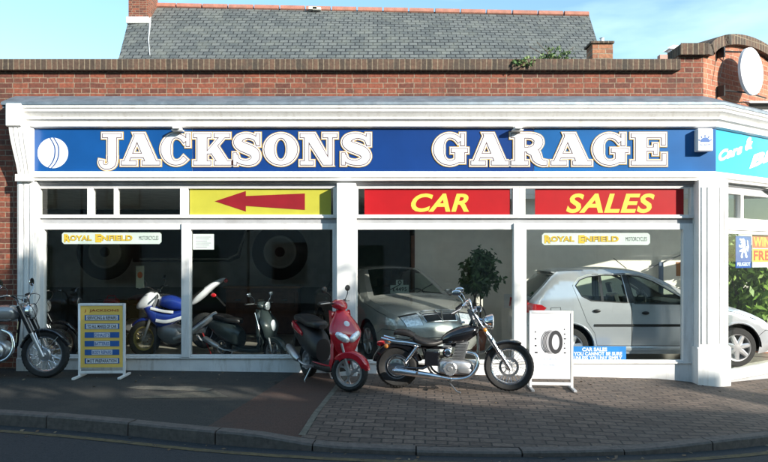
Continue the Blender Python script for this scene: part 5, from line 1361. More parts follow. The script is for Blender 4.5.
hatch = dict(paint=silver, bottom=.22,
  sil=[(.10, .20), (.03, .30), (.0, .42), (.0, .60), (.035, .72), (.05, .80), (.075, .93), (.13, 1.0), (.30, 1.18), (.47, 1.355), (.56, 1.385), (.80, 1.405), (1.15, 1.415), (1.50, 1.405), (1.80, 1.36), (2.10, 1.23), (2.40, 1.06), (2.62, .955), (2.95, .885), (3.30, .77), (3.58, .64), (3.72, .54), (3.80, .45), (3.82, .36), (3.80, .26), (3.72, .19)],
  W=[(0, .66), (.10, .74), (.30, .80), (.70, .825), (2.9, .825), (3.25, .80), (3.5, .74), (3.7, .63), (3.82, .50)],
  T=[(.18, .95), (.35, .985), (.6, 1.0), (.80, .99), (.98, .95), (1.2, .86), (1.44, .72)],
  crown=[(0, .03), (.5, .03), (1.5, .035), (2.6, .04), (3.5, .05), (3.82, .09)],
  arch=[(.63, .29, .345), (3.07, .29, .345)], wr=.285, spokes=7,
  windows=[[(.74, 1.18), (.81, 1.26), (.93, 1.305), (1.15, 1.33), (1.42, 1.33), (1.475, .935), (.95, .965), (.82, 1.03)],
           [(1.51, 1.33), (1.70, 1.31), (1.87, 1.245), (2.08, 1.12), (2.34, .955), (2.34, .915), (1.575, .925)]],
  doors=[[(.78, .94), (.70, 1.18), (.79, 1.285), (.93, 1.335), (1.465, 1.355), (1.52, .92), (1.52, .32), (1.03, .32), (.99, .50), (.88, .66)],
         [(1.48, 1.355), (1.71, 1.335), (1.89, 1.27), (2.38, .97), (2.42, .90), (2.44, .60), (2.40, .32), (1.53, .32), (1.53, .92)]],
  handles=[(1.02, .82), (1.72, .79)], dark_handles=True,
  liner=[(.5, .3), (.5, .95), (2.5, .93), (2.7, .80), (2.7, .3)],
  patches=[('pillar_trim', [(1.44, 1.335), (1.50, 1.335), (1.57, .935), (1.49, .935)], mat('pillar_black', (.015, .015, .017), .3), .004), ('quarter_pillar', [(1.08, 1.325), (1.13, 1.325), (1.13, .965), (1.09, .965)], mat('pillar_black', (.015, .015, .017), .3), .004)],
  seams=[('bumper_seam', [(.045, .60), (.18, .585), (.31, .46)]), ('bumper_seam', [(3.38, .44), (3.50, .53), (3.70, .52)]), ('bonnet_seam', [(2.62, .88), (3.0, .80), (3.35, .69)]), ('wing_seam', [(2.47, .88), (2.55, .86), (2.62, .88)]), ('fuel_flap_seam', [(.36, .86), (.50, .87), (.51, .75), (.37, .74), (.36, .86)])],
  wind=((1.83, 1.345), (2.60, .96)), rearglass=((.10, 1.0), (.50, 1.34)), rear_m=mat('tinted_rear_glass', (.02, .035, .03), .06, var=.02, coat=1),
  cabin=dict(seats=[1.15, 2.0], floor=(.4, 2.6), dash=2.42), mirror=(2.30, 1.00), rub=(.98, 2.40, .61))
hx0 = X(528, .30)
car, spatch, SP1, up1, Fy1 = make_car(hatch, 'hatchback_car', 'silver five door hatchback seen side on in the sunlit right showroom window', (hx0, 1.22, 0), R(0))
spatch('tail_light', 0, .10, .74, .95, .62, .99, redlens)
q = MB()
for s in (-1, 1):
    pl_ = resample([(.03, .78), (.05, .93), (.24, .90), (.30, .86), (.24, .80)], .03); vs, fc = fill(lambda p: inpoly(p, pl_), [pl_], .04); q.add([(x, s*(Fy1(x, z)+.006), z) for x, z in vs], fc)
obj('tail_light_wing', q, redlens, car)
spatch('headlight_surround', 3.43, 3.80, .48, .72, .60, 1.0, black, off=.003)
spatch('headlight', 3.45, 3.80, .50, .70, .62, .98, clearlens)
q = MB(); q.tube([(.46, -.55, 1.37), (.40, 0, 1.385), (.46, .55, 1.37)], .022, 8, smooth=5, flat=(.5, 2)); obj('spoiler', q, silver, car)
q = MB()
for s in (-1, 1):
  for ax_2 in (.63, 3.07):
    q = MB(); q.tube([(ax_2+.36*math.cos(a_), s*(Fy1(ax_2+.36*math.cos(a_), .29+.36*math.sin(a_))+.002), .29+.36*math.sin(a_)) for a_ in [PI*.02+PI*.96*k/20 for k in range(21)]], .010, 6); obj('arch_lip', q, silver, car)
for s in ():
    q.tube([(.62+.36*math.cos(a_), s*(Fy1(.62+.36*math.cos(a_), .29+.36*math.sin(a_))+.002), .29+.36*math.sin(a_)) for a_ in [PI*.02+PI*.96*k/20 for k in range(21)]], .010, 6); q.tube([(3.07+.36*math.cos(a_), s*(Fy1(3.07+.36*math.cos(a_), .29+.36*math.sin(a_))+.002), .29+.36*math.sin(a_)) for a_ in [PI*.02+PI*.96*k/20 for k in range(21)]], .010, 6)
q = MB()
for s in (-1, 1): q.tube([(x, s*(Fy1(x, .27)+.004), .27) for x in [1.0+.1*k for k in range(17)]], .022, 6, flat=(1.5, .5))
obj('sill_trim', q, silver, car)
for s in (-1, 1): q = MB(); q.ell((2.55, s*(Fy1(2.55, .70)+.003), .70), (.035, .008, .014)); obj('side_indicator', q, amberlens, car)
q = MB(); q.tube([(.11, 0, 1.0), (.17, -.25, 1.07)], .008, 6); obj('rear_wiper', q, black, car)
q = MB(); q.tube([(1.75, 0, 1.42), (1.55, 0, 1.58)], .006, 6); obj('aerial', q, black, car)

saloon = dict(paint=silvergold, bottom=.22,
  sil=[(.10, .22), (.0, .35), (.0, .55), (.05, .75), (.12, .93), (.30, .99), (.75, 1.02), (1.0, 1.15), (1.30, 1.33), (1.60, 1.405), (2.0, 1.42), (2.35, 1.39), (2.62, 1.27), (2.95, 1.08), (3.18, .955), (3.45, .90), (3.85, .82), (4.10, .745), (4.22, .66), (4.28, .55), (4.30, .42), (4.28, .30), (4.20, .20)],
  W=[(0, .68), (.15, .78), (.5, .84), (3.4, .85), (3.8, .82), (4.05, .76), (4.2, .68), (4.30, .60)],
  T=[(.18, .95), (.35, .985), (.6, 1.0), (.80, .99), (.95, .95), (1.2, .83), (1.42, .68)],
  crown=[(0, .03), (2, .03), (3.2, .05), (4.0, .06), (4.3, .10)],
  arch=[(.85, .30, .345), (3.42, .30, .345)], wr=.295, spokes=6,
  windows=[[(1.02, 1.02), (1.20, 1.20), (1.40, 1.29), (1.80, 1.32), (1.84, .97), (1.1, .97)], [(1.92, 1.32), (2.25, 1.31), (2.50, 1.22), (2.90, .99), (2.88, .965), (1.95, .97)]],
  doors=[[(1.03, .93), (1.22, 1.23), (1.88, 1.345), (1.88, .32), (1.28, .32), (1.2, .6)], [(1.895, 1.345), (2.30, 1.335), (2.56, 1.24), (2.98, .97), (3.02, .6), (3.0, .32), (1.895, .32)]],
  handles=[(1.25, .83), (2.08, .80)], seams=[('bumper_seam', [(3.80, .46), (3.92, .53), (4.18, .53)]), ('bonnet_seam', [(3.10, .90), (3.6, .82), (4.0, .735)])], liner=[(.7, .3), (.7, .93), (3.0, .93), (3.0, .3)],
  wind=((2.42, 1.37), (3.14, .97)), rearglass=((.78, 1.03), (1.35, 1.33)), cabin=dict(seats=[1.45, 2.4], floor=(.9, 3.0), dash=2.95), mirror=(2.88, .99), mirror_m=silvergold)
yaw = R(-68)
front = Vector((X(441, .62), .62)); L4 = 4.30
org = front-Vector((math.cos(yaw), math.sin(yaw)))*L4
car2, sp2, SP2, up2, Fy2 = make_car(saloon, 'saloon_car', 'champagne silver saloon with a price card in the windscreen behind the black motorcycle', (org.x, org.y, 0), yaw)
sp2('headlight_surround', 4.115, 4.30, .555, .738, .545, 1.0, black, off=.003)
sp2('headlight', 4.13, 4.29, .565, .725, .56, .99, clearlens, off=.007)
sp2('grille', 4.13, 4.29, .59, .715, 0, .44, black, off=.004)
sp2('bumper_slot', 4.2, 4.30, .30, .42, 0, .6, black, off=.003)
q = MB()
for s in (-1, 1):
    pl_ = resample([(4.00, .60), (4.02, .715), (4.16, .68), (4.22, .60)], .03); vs, fc = fill(lambda p: inpoly(p, pl_), [pl_], .04); q.add([(x, s*(Fy2(x, z)+.004), z) for x, z in vs], fc)
obj('headlight_wing', q, clearlens, car2)
gi = [i for i in range(len(up2)) if up2[i][0] > 4.12 and .58 <= up2[i][1] <= .73]
gm = MB()
if gi:
    i0, i1 = min(gi), max(gi)
    for s in (-1, 1):
        gm.tube([SP2(i0, s*f, .012) for f in (0, .1, .2, .3, .4, .46)]+[SP2(i1, s*.44, .012)]+[SP2(i1, s*f, .012) for f in (.3, .2, .1, 0)], .009, 6)
        gm.tube([SP2(i0, s*.09, .016), SP2(i1, 0, .02)], .011, 6)
        gm.tube([SP2((i0+i1)//2, s*f, .010) for f in (.05, .15, .25, .35, .44)], .006, 6)
obj('grille_trim', gm, chrome, car2)
q = MB(); q.add([SP2(len(up2)-4, f, .02) for f in (-.28, .28)]+[SP2(len(up2)-7, f, .02) for f in (.28, -.28)], [(0, 1, 2, 3)]); obj('number_plate', q, signwhite, car2)
q = MB(); q.tube([SP2(len(up2)-9, f, .006) for f in [-.98+.14*k for k in range(15)]], .006, 5); obj('bumper_line', q, black, car2)
wp_ = MB()
for y in (-.5, .1): wp_.tube([(3.12, y, .985), (2.98, y+.3, 1.09), (2.90, y+.45, 1.14)], .008, 6)
obj('wiper', wp_, black, car2)
# windscreen price card: stands on the dashboard
pcx = thing('price_card', 'white price card with a round symbol behind the windscreen of the champagne saloon', 'card', (0, 0, 0))
pv = org+Vector((math.cos(yaw), math.sin(yaw)))*2.80
CT = Matrix.Translation((pv.x, pv.y, 0)) @ Matrix.Rotation(yaw+PI/2, 4, 'Z') @ Matrix.Translation((-.02, 0, 0))
cardm = mat('price_card', (.80, .88, .86), .6)
q = MB(); q.box(-.17, .17, -.004, 0, .985, 1.125, CT); q.box(-.065, .065, -.004, 0, 1.126, 1.215, CT); pco = obj('card', q, cardm, pcx)
text_obj('£4495', -.13, .13, 1.02, 1.09, -.006, textdark, pcx, bold=.02, T=CT)
q = MB(); q.lathe([(.018, -.0065), (.036, -.0065)], 24, 'y', (0, 0, 1.17), CT); obj('round_symbol', q, textdark, pcx, smooth=0, recalc=False)
# ================================================================ MURAL, FURNITURE AND PLANTS IN THE SHOWROOM
MY = 5.0
def mp(a, b): return (X(a, MY), Z(b, MY))
mu = thing('wall_mural', 'huge black and grey wall picture of a vintage car high on the dark showroom wall', 'wall picture', (X(190, MY), MY, .9))
q = MB(); x0, x1 = X(30, MY), X(330, MY); q.box(x0, x1, MY-.01, MY+.02, .95, 2.61); absol(obj('backing', q, mural1, mu), mu)
def ringm(cx, cz, ro, ri, y, m, nm):
    mb = MB(); mb.lathe([(ri, 0), (ro, 0)], 48, 'y', (cx, y, cz)); absol(obj(nm, mb, m, mu, smooth=0, recalc=False), mu)
sM = F0/(MY+CAMD)
for k, (a, b) in enumerate(((105, 252), (280, 252))):
    cx, cz = mp(a, b)
    ringm(cx, cz, 28/sM, 16.5/sM, MY-.012, mural2, 'tyre_shape'); ringm(cx, cz, 16.4/sM, 0, MY-.0125, mural1, 'wheel_disc_shape')
    ringm(cx, cz, 15.5/sM, 14.5/sM, MY-.014, mural3, 'rim_line'); ringm(cx, cz, 5/sM, 0, MY-.0145, mural2, 'hub_shape')
q = MB(); q.prism([mp(133, 262), mp(230, 262), mp(240, 258), mp(246, 232), mp(300, 222), mp(300, 205), mp(80, 205), mp(80, 222), mp(128, 226)], MY-.0115, MY-.0105); absol(obj('body_shape', q, mural2, mu, smooth=0), mu)
q = MB(); q.tube([(*mp(140, 259),)[0:1]+(MY-.02,)+mp(140, 259)[1:], mp(228, 259)[0:1]+(MY-.02,)+mp(228, 259)[1:], mp(238, 254)[0:1]+(MY-.02,)+mp(238, 254)[1:], mp(247, 228)[0:1]+(MY-.02,)+mp(247, 228)[1:]], .02, 6); absol(obj('running_board_line', q, mural3, mu), mu)
t = thing('counter_desk', 'brown wooden counter at the back of the dark showroom behind the red scooter', 'counter', (X(262, 4.5), 4.5, 0))
q = MB(); q.box(-.75, .75, -.02, .4, 0, .95); obj('cabinet', q, wood, t, bevel=.01)
q = MB(); q.box(-.8, .8, -.06, .44, .951, .99); obj('counter_top', q, mat('light_wood', (.25, .14, .07), .5, var=.2), t, bevel=.006)
for i in range(3):
    q = MB(); q.box(-.70+i*.48, -.28+i*.48, -.045, -.021, .55, .88); d = obj('drawer', q, wood, t, bevel=.006)
    q = MB(); q.box(-.55+i*.48, -.43+i*.48, -.06, -.046, .70, .72); obj('handle', q, chrome, d)
t = thing('hanging_card', 'narrow cream card with an orange print hanging inside the left window', 'card', (X(140, .9), .9, 1.0))
q = MB(); q.box(X(136, .9), X(144, .9), .9, .904, Z(288, .9), Z(266, .9)); absol(obj('card', q, mat('cream_card', (.45, .42, .28), .6), t), t)
q = MB(); q.ell((X(140, .9), .898, Z(275, .9)), (.04, .003, .05)); absol(obj('print', q, mat('orange_print', (.5, .12, .03), .6), t), t)
q = MB(); q.tube([(X(140, .9), .902, Z(266, .9)), (X(140, .9), .902, 2.62)], .0015, 4); absol(obj('string', q, black, t), t)
t = thing('petrol_can', 'small red can on the floor of the dark left showroom', 'can', (X(104, 1.9), 2.2, 0))
t.location.z = .62
q = MB(); q.box(-.12, .12, -.08, .08, 0, .26); obj('can_body', q, signred, t, bevel=.03); q = MB(); q.tube([(-.08, 0, .26), (-.06, 0, .31), (.06, 0, .31), (.08, 0, .26)], .012, 6); obj('handle', q, signred, t)
t['label'] = 'small red can on a low stool in the dark left showroom'
t = thing('stool', 'low dark stool under the small red can in the left showroom', 'stool', (X(104, 1.9), 2.2, 0))
q = MB(); q.box(-.2, .2, -.16, .16, .57, .618); obj('seat', q, wood, t, bevel=.01)
for a in (-.17, .17):
    for b in (-.13, .13): q = MB(); q.box(a-.02, a+.02, b-.02, b+.02, 0, .569); obj('leg', q, wood, t)
def notice(label, a, b, c, d, Y, m):
    q = MB(); q.box(X(a, Y), X(b, Y), Y-.006, Y-.001, Z(d, Y), Z(c, Y)); return obj('wall_panel', q, m, None, label, 'notice', smooth=0)
notice('small blank white rectangle on the cream wall to the right of the potted ficus', 504, 513, 294, 308, 3.0, paperm)  # plain pale rectangle flat on the wall
notice('orange brown picture on the sunlit wall above the bonnet of the silver hatchback', 676, 688, 262, 276, 2.5, mat('picture_brown', (.30, .13, .05), .6))
q = MB(); q.box(X(659, 2.4), X(663, 2.4), 2.38, 2.42, 0, Z(262, 2.4)); obj('display_post', q, mat('post_blue', (.12, .16, .24), .5), None, 'slim blue grey post by the sunlit wall behind the silver hatchback', 'post')
q = MB(); q.tube([(X(645, 2.46), 2.46, Z(270, 2.46)), (X(700, 2.46), 2.46, Z(247, 2.46)), (X(760, 2.46), 2.46, Z(222, 2.46))], .012, 6); obj('handrail', q, steel, None, 'thin sloping rail on the sunlit wall above the silver hatchback', 'rail')

def leaves(mb, n, center, rad, size, rnd, droop=0.0, shell=.35, aspect=.45, clump=None):
    cl = []
    if clump:
        for _ in range(clump):
            v = Vector((rnd.gauss(0, 1), rnd.gauss(0, 1), rnd.gauss(0, 1))).normalized()*rnd.uniform(.35, 1)
            cl.append(Vector((v.x*rad[0], v.y*rad[1], v.z*rad[2])))
    for _ in range(n):
        if cl:
            c = rnd.choice(cl); k = .34
            p = c+Vector((rnd.gauss(0, rad[0]*k*.6), rnd.gauss(0, rad[1]*k*.6), rnd.gauss(0, rad[2]*k*.5)))
        else:
            v = Vector((rnd.gauss(0, 1), rnd.gauss(0, 1), rnd.gauss(0, 1))).normalized()*(rnd.random()**shell); p = Vector((v.x*rad[0], v.y*rad[1], v.z*rad[2]))
        p = p+Vector(center)
        d = Vector((rnd.gauss(0, 1), rnd.gauss(0, 1), rnd.gauss(0, .6)-droop)).normalized(); u = d.cross(Vector((rnd.gauss(0, 1), rnd.gauss(0, 1), rnd.gauss(0, 1)))).normalized()
        s = size*rnd.uniform(.6, 1.3); a = s*aspect
        mb.add([p, p+d*s*.5+u*a*.5, p+d*s, p+d*s*.5-u*a*.5], [(0, 1, 2, 3)])
def potted(label, x, y, h, rad, n, m, size, pot_r=.18, seed=1, droop=.3, z0=0):
    rnd = random.Random(seed)
    t = thing('potted_plant', label, 'plant', (x, y, z0))
    q = MB(); q.lathe([(0, 0), (pot_r*.72, 0), (pot_r, pot_r*1.7), (pot_r*1.06, pot_r*1.7), (pot_r*1.06, pot_r*1.9), (pot_r*.9, pot_r*1.9), (pot_r*.88, pot_r*1.75), (0, pot_r*1.75)], 24, 'z'); obj('pot', q, terracotta, t)
    q = MB()
    for k in range(4): q.tube([(rnd.uniform(-.03, .03), rnd.uniform(-.03, .03), pot_r*1.7), (rnd.uniform(-.1, .1), rnd.uniform(-.1, .1), h*.55), (rnd.uniform(-.25, .25)*rad[0]*2, rnd.uniform(-.25, .25), h)], [.016, .012, .006], 6, smooth=4)
    obj('trunk', q, bark, t)
    q = MB(); leaves(q, n, (0, 0, h), rad, size, rnd, droop=droop, clump=26); obj('foliage', q, m, t, smooth=0, merge=False, uv=False, recalc=False)
    return t
potted('dark green ficus in a pot against the cream wall above the motorcycle handlebars', X(477, 2.2), 2.2, 1.33, (.35, .30, .38), 1900, leafA, .12, seed=4, droop=.9)
for k, (a, y, h, rx2, rz2) in enumerate(((735, 2.15, 1.2, .36, .75), (762, 1.95, 1.1, .38, .70))):
    potted(('bright green tall plant behind the lion sign in the corner window', 'bright green plant below the offer poster in the corner window')[k], X(a, y), y, h, (rx2, .3, rz2), 1200, leafB, .16, seed=20+k, droop=1.2)
# weed on the coping
rnd = random.Random(3)
t = thing('weed_plant', 'green weed growing out of the parapet coping in front of the slate roof', 'plant', (X(551, .1), .12, 4.33))
q = MB(); leaves(q, 260, (-.02, 0, .04), (.30, .08, .07), .05, rnd, droop=-.6, clump=14); leaves(q, 190, (.08, 0, .14), (.17, .07, .12), .045, rnd, droop=-.8, clump=6); obj('leaves', q, leafD, t, smooth=0, merge=False, uv=False, recalc=False)
q = MB()
for k in range(9): q.tube([(rnd.uniform(-.25, .25), 0, -.05), (rnd.uniform(-.3, .35), rnd.uniform(-.05, .05), rnd.uniform(.12, .32))], .005, 5)
obj('stem', q, bark, t)
q = MB(); leaves(q, 90, (0, 0, 0), (.18, .03, .05), .06, rnd, droop=.4)
obj('moss_tuft', q, leafD, None, 'small dark tuft hanging on the coping left of the tall weed', 'plant', smooth=0, merge=False, uv=False, recalc=False).location = (X(522, 0), -.05, 4.29)

# ================================================================ SLATE ROOFED HOUSE BEHIND
ho = thing('slate_roofed_house', 'long house with grey slate roof rising behind the garage parapet', 'house', (0, 10, -.1))
Y0, Y1 = 10.0, 12.5
def hp(a, b, Y): return Vector((X(a, Y), Y, Z(b, Y)))
A = hp(119, 57, Y0); B_ = hp(602, 57, Y0); Ct = hp(589, 15, Y1); Dt = hp(151, 6, Y1)
dn = (A-Dt)*.6; dn2 = (B_-Ct)*.6
q = MB()
nrm = Vector((0, -.7, .7))*.06
low_l = Vector((A.x+.1, Y0-1.6, A.z-1.6)); low_r = Vector((B_.x-.1, Y0-1.6, B_.z-1.6)); ex_l = hp(128, 22, 11.75)
front = [low_l, low_r, B_, Ct, Dt, ex_l, A]
n_ = len(front)
q.add(front+[p-nrm for p in front], [tuple(range(n_)), tuple(range(2*n_-1, n_-1, -1))]+[(i, (i+1) % n_, (i+1) % n_+n_, i+n_) for i in range(n_)])
absol(obj('roof', q, slate, ho, smooth=0), ho)
q = MB(); bk = [Dt, Ct, Vector((Ct.x, Y1+4, Ct.z-4)), Vector((Dt.x, Y1+4, Dt.z-4))]; q.add(bk+[p+Vector((0, -.05, -.05)) for p in bk], [(0, 1, 2, 3), (7, 6, 5, 4), (0, 1, 5, 4), (1, 2, 6, 5), (2, 3, 7, 6), (3, 0, 4, 7)]); absol(obj('back_roof', q, slate, ho, smooth=0), ho)
q = MB(); gx0, gx1 = A.x+.15, B_.x-.15; q.prism([(Y0-1.5, -.1), (Y0-1.5, A.z-1.7), (Y1, min(Ct.z, Dt.z)-.3), (Y1+3.9, A.z-1.7), (Y1+3.9, -.1)], gx0, gx1, 'yz'); absol(obj('wall', q, brick, ho), ho)
q = MB(); N = 17
for i in range(N):
    a = Dt+(Ct-Dt)*(i/N+.002); b = Dt+(Ct-Dt)*((i+1)/N-.002); q.tube([a+Vector((0, 0, .0)), b+Vector((0, 0, .0))], .11, 10, flat=(1, 1.1))
absol(obj('ridge_tiles', q, ridgetile, ho), ho)
def onroof(px_, f):   # point of the front slope seen at column px_, fraction f of the way up
    Yv = Y0+(Y1-Y0)*f; k = X(px_, Yv); zz = (A.z+(B_.z-A.z)*((k-A.x)/(B_.x-A.x)))*(1-f)+(Dt.z+(Ct.z-Dt.z)*((k-Dt.x)/(Ct.x-Dt.x)))*f
    return Vector((k, Yv-.01, zz+.015))
q = MB(); q.tube([onroof(151, .97), onroof(150, .6), onroof(148.5, .3), onroof(150, .02)], [.03, .028, .018, .012], 6); absol(obj('lead_valley', q, mat('pale_lead', (.45, .48, .5), .5, var=.2), ho), ho)
# chimney
yy = 11.6
q = MB(); q.box(X(128.5, yy), X(148, yy), yy, yy+.9, Z(20, yy), Z(-40, yy)); absol(obj('chimney', q, brick, ho, label='red brick chimney stack at the left end of the roof'), ho)
q = MB(); q.box(X(126.5, yy), X(149, yy), yy-.05, yy+.94, Z(23.5, yy), Z(17, yy)); absol(obj('chimney_flashing', q, white, ho, bevel=.01), ho)
for (a, b, c) in ((385, 17, 0), (548, 16, 1), (433, 10, 0)):
    pass
q = MB()
for (a, b) in ((312, 8.5), (316, 9)): q.box(X(a-3, 12.3), X(a+5, 12.3), 12.2, 12.34, Z(b+1.5, 12.3), Z(b-1, 12.3))
absol(obj('mortar_spill', q, mat('lime_mortar', (.6, .58, .52), .9), ho), ho)
# small brick pier behind the parapet
t = thing('brick_chimney', 'short brick stack with a pale pot at the right end of the slate roof', 'chimney', (X(602, 1.2), 1.2, 3.9))
q = MB(); q.box(X(592.5, 1.2), X(613, 1.2), 1.2, 1.5, 3.9, Z(43.5, 1.2)); absol(obj('stack', q, brickmat('stack_brick', (.38, .17, .09), (.24, .10, .06), (.3, .25, .18)), t), t)
q = MB(); q.box(X(591, 1.17), X(614.5, 1.17), 1.17, 1.53, Z(43.5, 1.2), Z(41.5, 1.2)); absol(obj('cap', q, copebrick, t), t)
q = MB(); q.lathe([(0, 0), (.035, 0), (.03, .09), (.04, .10), (0, .10)], 14, 'z', (X(602, 1.35), 1.35, Z(41.3, 1.2))); absol(obj('pot', q, signwhite, t), t)
t = thing('roof_cowl', 'small white metal cowl behind the raised end of the parapet', 'cowl', (X(675, 1.0), 1.0, 3.9))
q = MB(); q.box(X(671, 1), X(680.5, 1), 1, 1.15, 3.9, Z(47.5, 1)); q.prism([(X(669, 1), Z(48, 1)), (X(673, 1), Z(46, 1)), (X(681, 1), Z(46.5, 1)), (X(681, 1), Z(50, 1))], .98, 1.17); absol(obj('hood', q, signwhite, t, bevel=.01), t)
q = MB(); q.box(X(660, 1), X(669, 1), 1, 1.1, 3.9, Z(54.5, 1)); absol(obj('box', q, mat('pinkish_brick', (.5, .3, .25), .8), t), t)

# ================================================================ THE FAR SIDE OF THE STREET (behind the camera; it shades the pavement and shows in the glass)
def house(label, x0, x1, y, eave, ridge, depth, m, roofm, gaps=True):
    t = thing('terraced_house', label, 'house', ((x0+x1)/2, y, -.2), 0, 'terraced houses across the street')
    w = x1-x0
    q = MB(); q.prism([(0, 0), (0, eave+.2), (-depth/2, ridge+.1), (-depth, eave+.2), (-depth, 0)], -w/2, w/2, 'yz'); obj('wall', q, m, t)
    q = MB()
    for s, (ya, yb) in ((0, (.25, -depth/2)), (1, (-depth-.25, -depth/2))):
        za = eave+.2-.25*(ridge-eave)/(depth/2)
        q.add([(-w/2-.05, ya, za+.06), (w/2+.05, ya, za+.06), (w/2+.05, yb, ridge+.26), (-w/2-.05, yb, ridge+.26), (-w/2-.05, ya, za), (w/2+.05, ya, za), (w/2+.05, yb, ridge+.15), (-w/2-.05, yb, ridge+.15)], [(0, 1, 2, 3), (7, 6, 5, 4), (0, 1, 5, 4), (1, 2, 6, 5), (2, 3, 7, 6), (3, 0, 4, 7)])
    rf = obj('roof', q, roofm, t, smooth=0)
    q = MB(); q.box(w/2-.8, w/2-.1, -depth/2-.3, -depth/2+.3, ridge-.3, ridge+1.2); obj('chimney', q, brick, rf)
    for fx in (-.25, .25):
        for z in (.9, 3.5):
            if z < 1 and fx > 0: continue
            q = MB(); q.box(fx*w-.6, fx*w+.6, .0, .06, z, z+1.4); f = obj('window', q, mat('brown_frame', (.08, .05, .03), .6), t)
            q = MB(); q.box(fx*w-.52, fx*w+.52, .061, .066, z+.08, z+1.32); obj('pane', q, gblack, f)
    q = MB(); q.box(.25*w-.45, .25*w+.45, .0, .05, .1, 2.2); obj('door', q, mat('door_green', (.03, .08, .05), .4), t)
    return t
hs = [(-16, -10.4, 8.8, brick), (-10.3, -4.7, 8.6, tanm), (-4.6, .9, 8.9, brick), (1.0, 6.4, 8.6, tanm), (6.5, 11.9, 8.9, brick), (12.0, 17.3, 8.8, tanm), (17.4, 23, 8.6, brick), (23.1, 29, 8.9, tanm), (29.1, 36, 8.6, brick)]
words = ['red brick terraced house at the far left across the street', 'rendered terraced house second along the row across the street', 'red brick terraced house with a party chimney, third across the street', 'rendered terraced house straight across from the shop', 'red brick terraced house diagonally across to the right', 'rendered terraced house between two lighter ones on the right across the street', 'red brick terraced house seventh along the row across the street', 'rendered terraced house near the right end of the row across the street', 'wide red brick house closing the row at the right']
for (a, b, rg, m), lb in zip(hs, words): house(lb.replace('red brick', 'light grey') if m is brick else lb, a, b, -13.2, 5.2, rg, 6.4, mat('light_grey_render', (.42, .44, .42), .9, var=.1) if m is brick else m, slate)
def tree(label, x, y, h, crown_c, crown_r, n, seed, m=leafC, leaf=.17, nb=9):
    rnd = random.Random(seed); t = thing('street_tree', label, 'tree', (x, y, -.15), 0, 'street trees on the far pavement')
    q = MB(); top = Vector((rnd.uniform(-.3, .3), rnd.uniform(-.3, .3), crown_c)); q.tube([(0, 0, 0), (.05, .03, crown_c*.4), top], [.17, .13, .07], 10, smooth=4)
    for k in range(nb):
        a = 2*PI*k/nb+rnd.uniform(-.3, .3); s = Vector((0, 0, crown_c*.35)).lerp(top, rnd.uniform(.2, .95)); e = s+Vector((math.cos(a)*crown_r[0]*.8, math.sin(a)*crown_r[1]*.8, crown_r[2]*rnd.uniform(.2, .8)))
        q.tube([s, s.lerp(e, .5)+Vector((0, 0, .15)), e], [.06, .04, .015], 6, smooth=3)
    obj('trunk', q, bark, t)
    q = MB(); leaves(q, n, (0, 0, crown_c+.3), crown_r, leaf, rnd, clump=34, aspect=.7); obj('crown', q, m, t, smooth=0, merge=False, uv=False, recalc=False)
    return t
TREES = [('bushy street tree on the far pavement, the nearest one to the right of the camera', 7.2, -11.0, 8.2, 6.6, (1.7, 1.0, 1.1), 4200, 1),
 ('tall street tree second to the right on the far pavement', 9.5, -11.0, 8.3, 6.7, (1.5, 1.0, 1.1), 4200, 2),
 ('tall high crowned street tree third to the right on the far pavement', 12.9, -11.0, 8.6, 7.4, (.85, .9, .65), 1600, 3),
 ('small sparse street tree fourth to the right on the far pavement', 15.6, -11.2, 6.0, 4.0, (1.9, 1.2, 1.1), 2600, 4),
 ('small sparse street tree at the right end of the far pavement', 18.8, -11.0, 6.0, 3.9, (1.9, 1.2, 1.1), 2600, 5),
 ('low sparse street tree between two tall ones on the far pavement', 11.6, -11.6, 5.6, 3.9, (2.0, 1.2, 1.2), 2800, 6),
 ('low bushy street tree under the tall ones near the middle of the far pavement', 8.6, -11.6, 5.6, 4.1, (2.0, 1.2, 1.2), 2800, 8)]
for (lb, x, y, h, cc, cr, n, sd) in TREES: tree(lb, x, y, h, cc, cr, n, sd)

rnd = random.Random(99); q = MB()
for _ in range(170):
    x = rnd.uniform(-7, 6); y = -.1-abs(rnd.gauss(0, .5)) if rnd.random() < .6 else ky(x)-.03-abs(rnd.gauss(0, .12))
    z = (zp(x, y) if y > ky(x)+.13 else zg(x)-.12)+.006
    a = rnd.uniform(0, 6.28); s = rnd.uniform(.012, .035); d = Vector((math.cos(a)*s, math.sin(a)*s, rnd.uniform(0, .008))); u = Vector((-math.sin(a)*s*.45, math.cos(a)*s*.45, rnd.uniform(0, .008))); p = Vector((x, y, z))
    q.add([p-d, p+u, p+d, p-u], [(0, 1, 2, 3)])
obj('fallen_leaves', q, leafmat('dry_leaf', (.10, .06, .03), (.22, .17, .10)), kind='stuff', smooth=0, merge=False, uv=False, recalc=False)
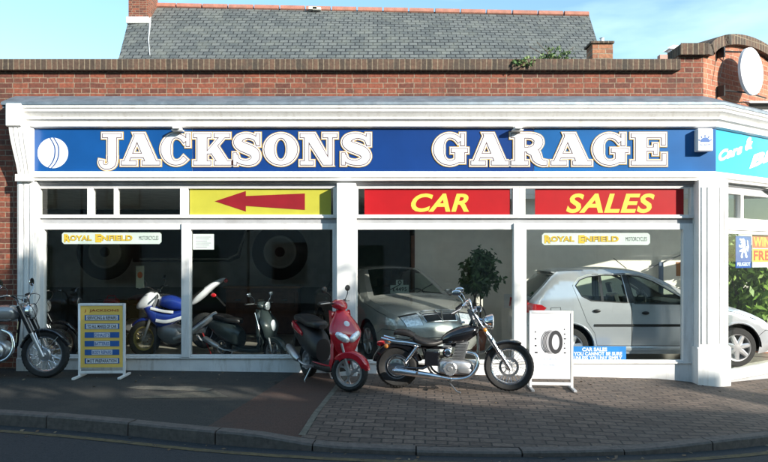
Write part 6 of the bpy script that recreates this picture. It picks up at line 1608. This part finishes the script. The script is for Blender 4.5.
# ================================================================ LIGHT, SKY, CAMERA
sx, sy, sz = 1.15, -1.0, .60
el = math.atan2(sz, math.hypot(sx, sy)); az = math.atan2(sx, sy)      # azimuth from +Y clockwise
wd_ = bpy.data.worlds.new('World'); sc.world = wd_; wd_.use_nodes = True
nt = wd_.node_tree; bgn = nt.nodes['Background']
sky = nt.nodes.new('ShaderNodeTexSky'); sky.sky_type = 'NISHITA'; sky.sun_disc = False
sky.sun_elevation = el; sky.sun_rotation = az; sky.air_density = 1.0; sky.dust_density = .5; sky.ozone_density = 1.0
tcw = nt.nodes.new('ShaderNodeTexCoord'); mpw = nt.nodes.new('ShaderNodeMapping'); mpw.inputs['Scale'].default_value = (1, 1, 3.5)
nz = nt.nodes.new('ShaderNodeTexNoise'); nz.inputs['Scale'].default_value = 3.0; nz.inputs['Detail'].default_value = 8
nt.links.new(tcw.outputs['Generated'], mpw.inputs['Vector']); nt.links.new(mpw.outputs['Vector'], nz.inputs['Vector'])
mr = nt.nodes.new('ShaderNodeMapRange'); mr.inputs['From Min'].default_value = .52; mr.inputs['From Max'].default_value = .78; mr.inputs['To Max'].default_value = .35
nt.links.new(nz.outputs['Fac'], mr.inputs['Value'])
mxw = nt.nodes.new('ShaderNodeMix'); mxw.data_type = 'RGBA'; nt.links.new(mr.outputs['Result'], mxw.inputs[0]); nt.links.new(sky.outputs['Color'], mxw.inputs[6]); mxw.inputs[7].default_value = (7, 7.4, 8, 1)
tw = nt.nodes.new('ShaderNodeVectorMath'); tw.operation = 'MULTIPLY'; tw.inputs[1].default_value = (.90, 1.07, 1.02); nt.links.new(mxw.outputs[2], tw.inputs[0]); nt.links.new(tw.outputs['Vector'], bgn.inputs['Color']); bgn.inputs['Strength'].default_value = .15
sl = bpy.data.lights.new('sun', 'SUN'); sl.energy = 4.6; sl.angle = R(.5); sl.color = (1, .93, .82)
so = bpy.data.objects.new('sun', sl); COL.objects.link(so)
so.rotation_euler = Vector((sx, sy, sz)).to_track_quat('Z', 'Y').to_euler()
so.location = (12, -12, 10)
cam = bpy.data.cameras.new('camera'); co_ = bpy.data.objects.new('camera', cam); COL.objects.link(co_)
co_.location = (0, -CAMD, CAMH); co_.rotation_euler = (R(90), 0, 0)
cam.sensor_width = 36; cam.lens = 36*F0/768; cam.shift_y = 26/768; cam.clip_end = 2000; cam.clip_start = .05
sc.camera = co_
sc.view_settings.view_transform = 'Standard'; sc.view_settings.look = 'None'; sc.view_settings.gamma = 1; sc.view_settings.exposure = .95
sc.cycles.transparent_max_bounces = 32; sc.cycles.max_bounces = 8
sc.cycles.use_denoising = True
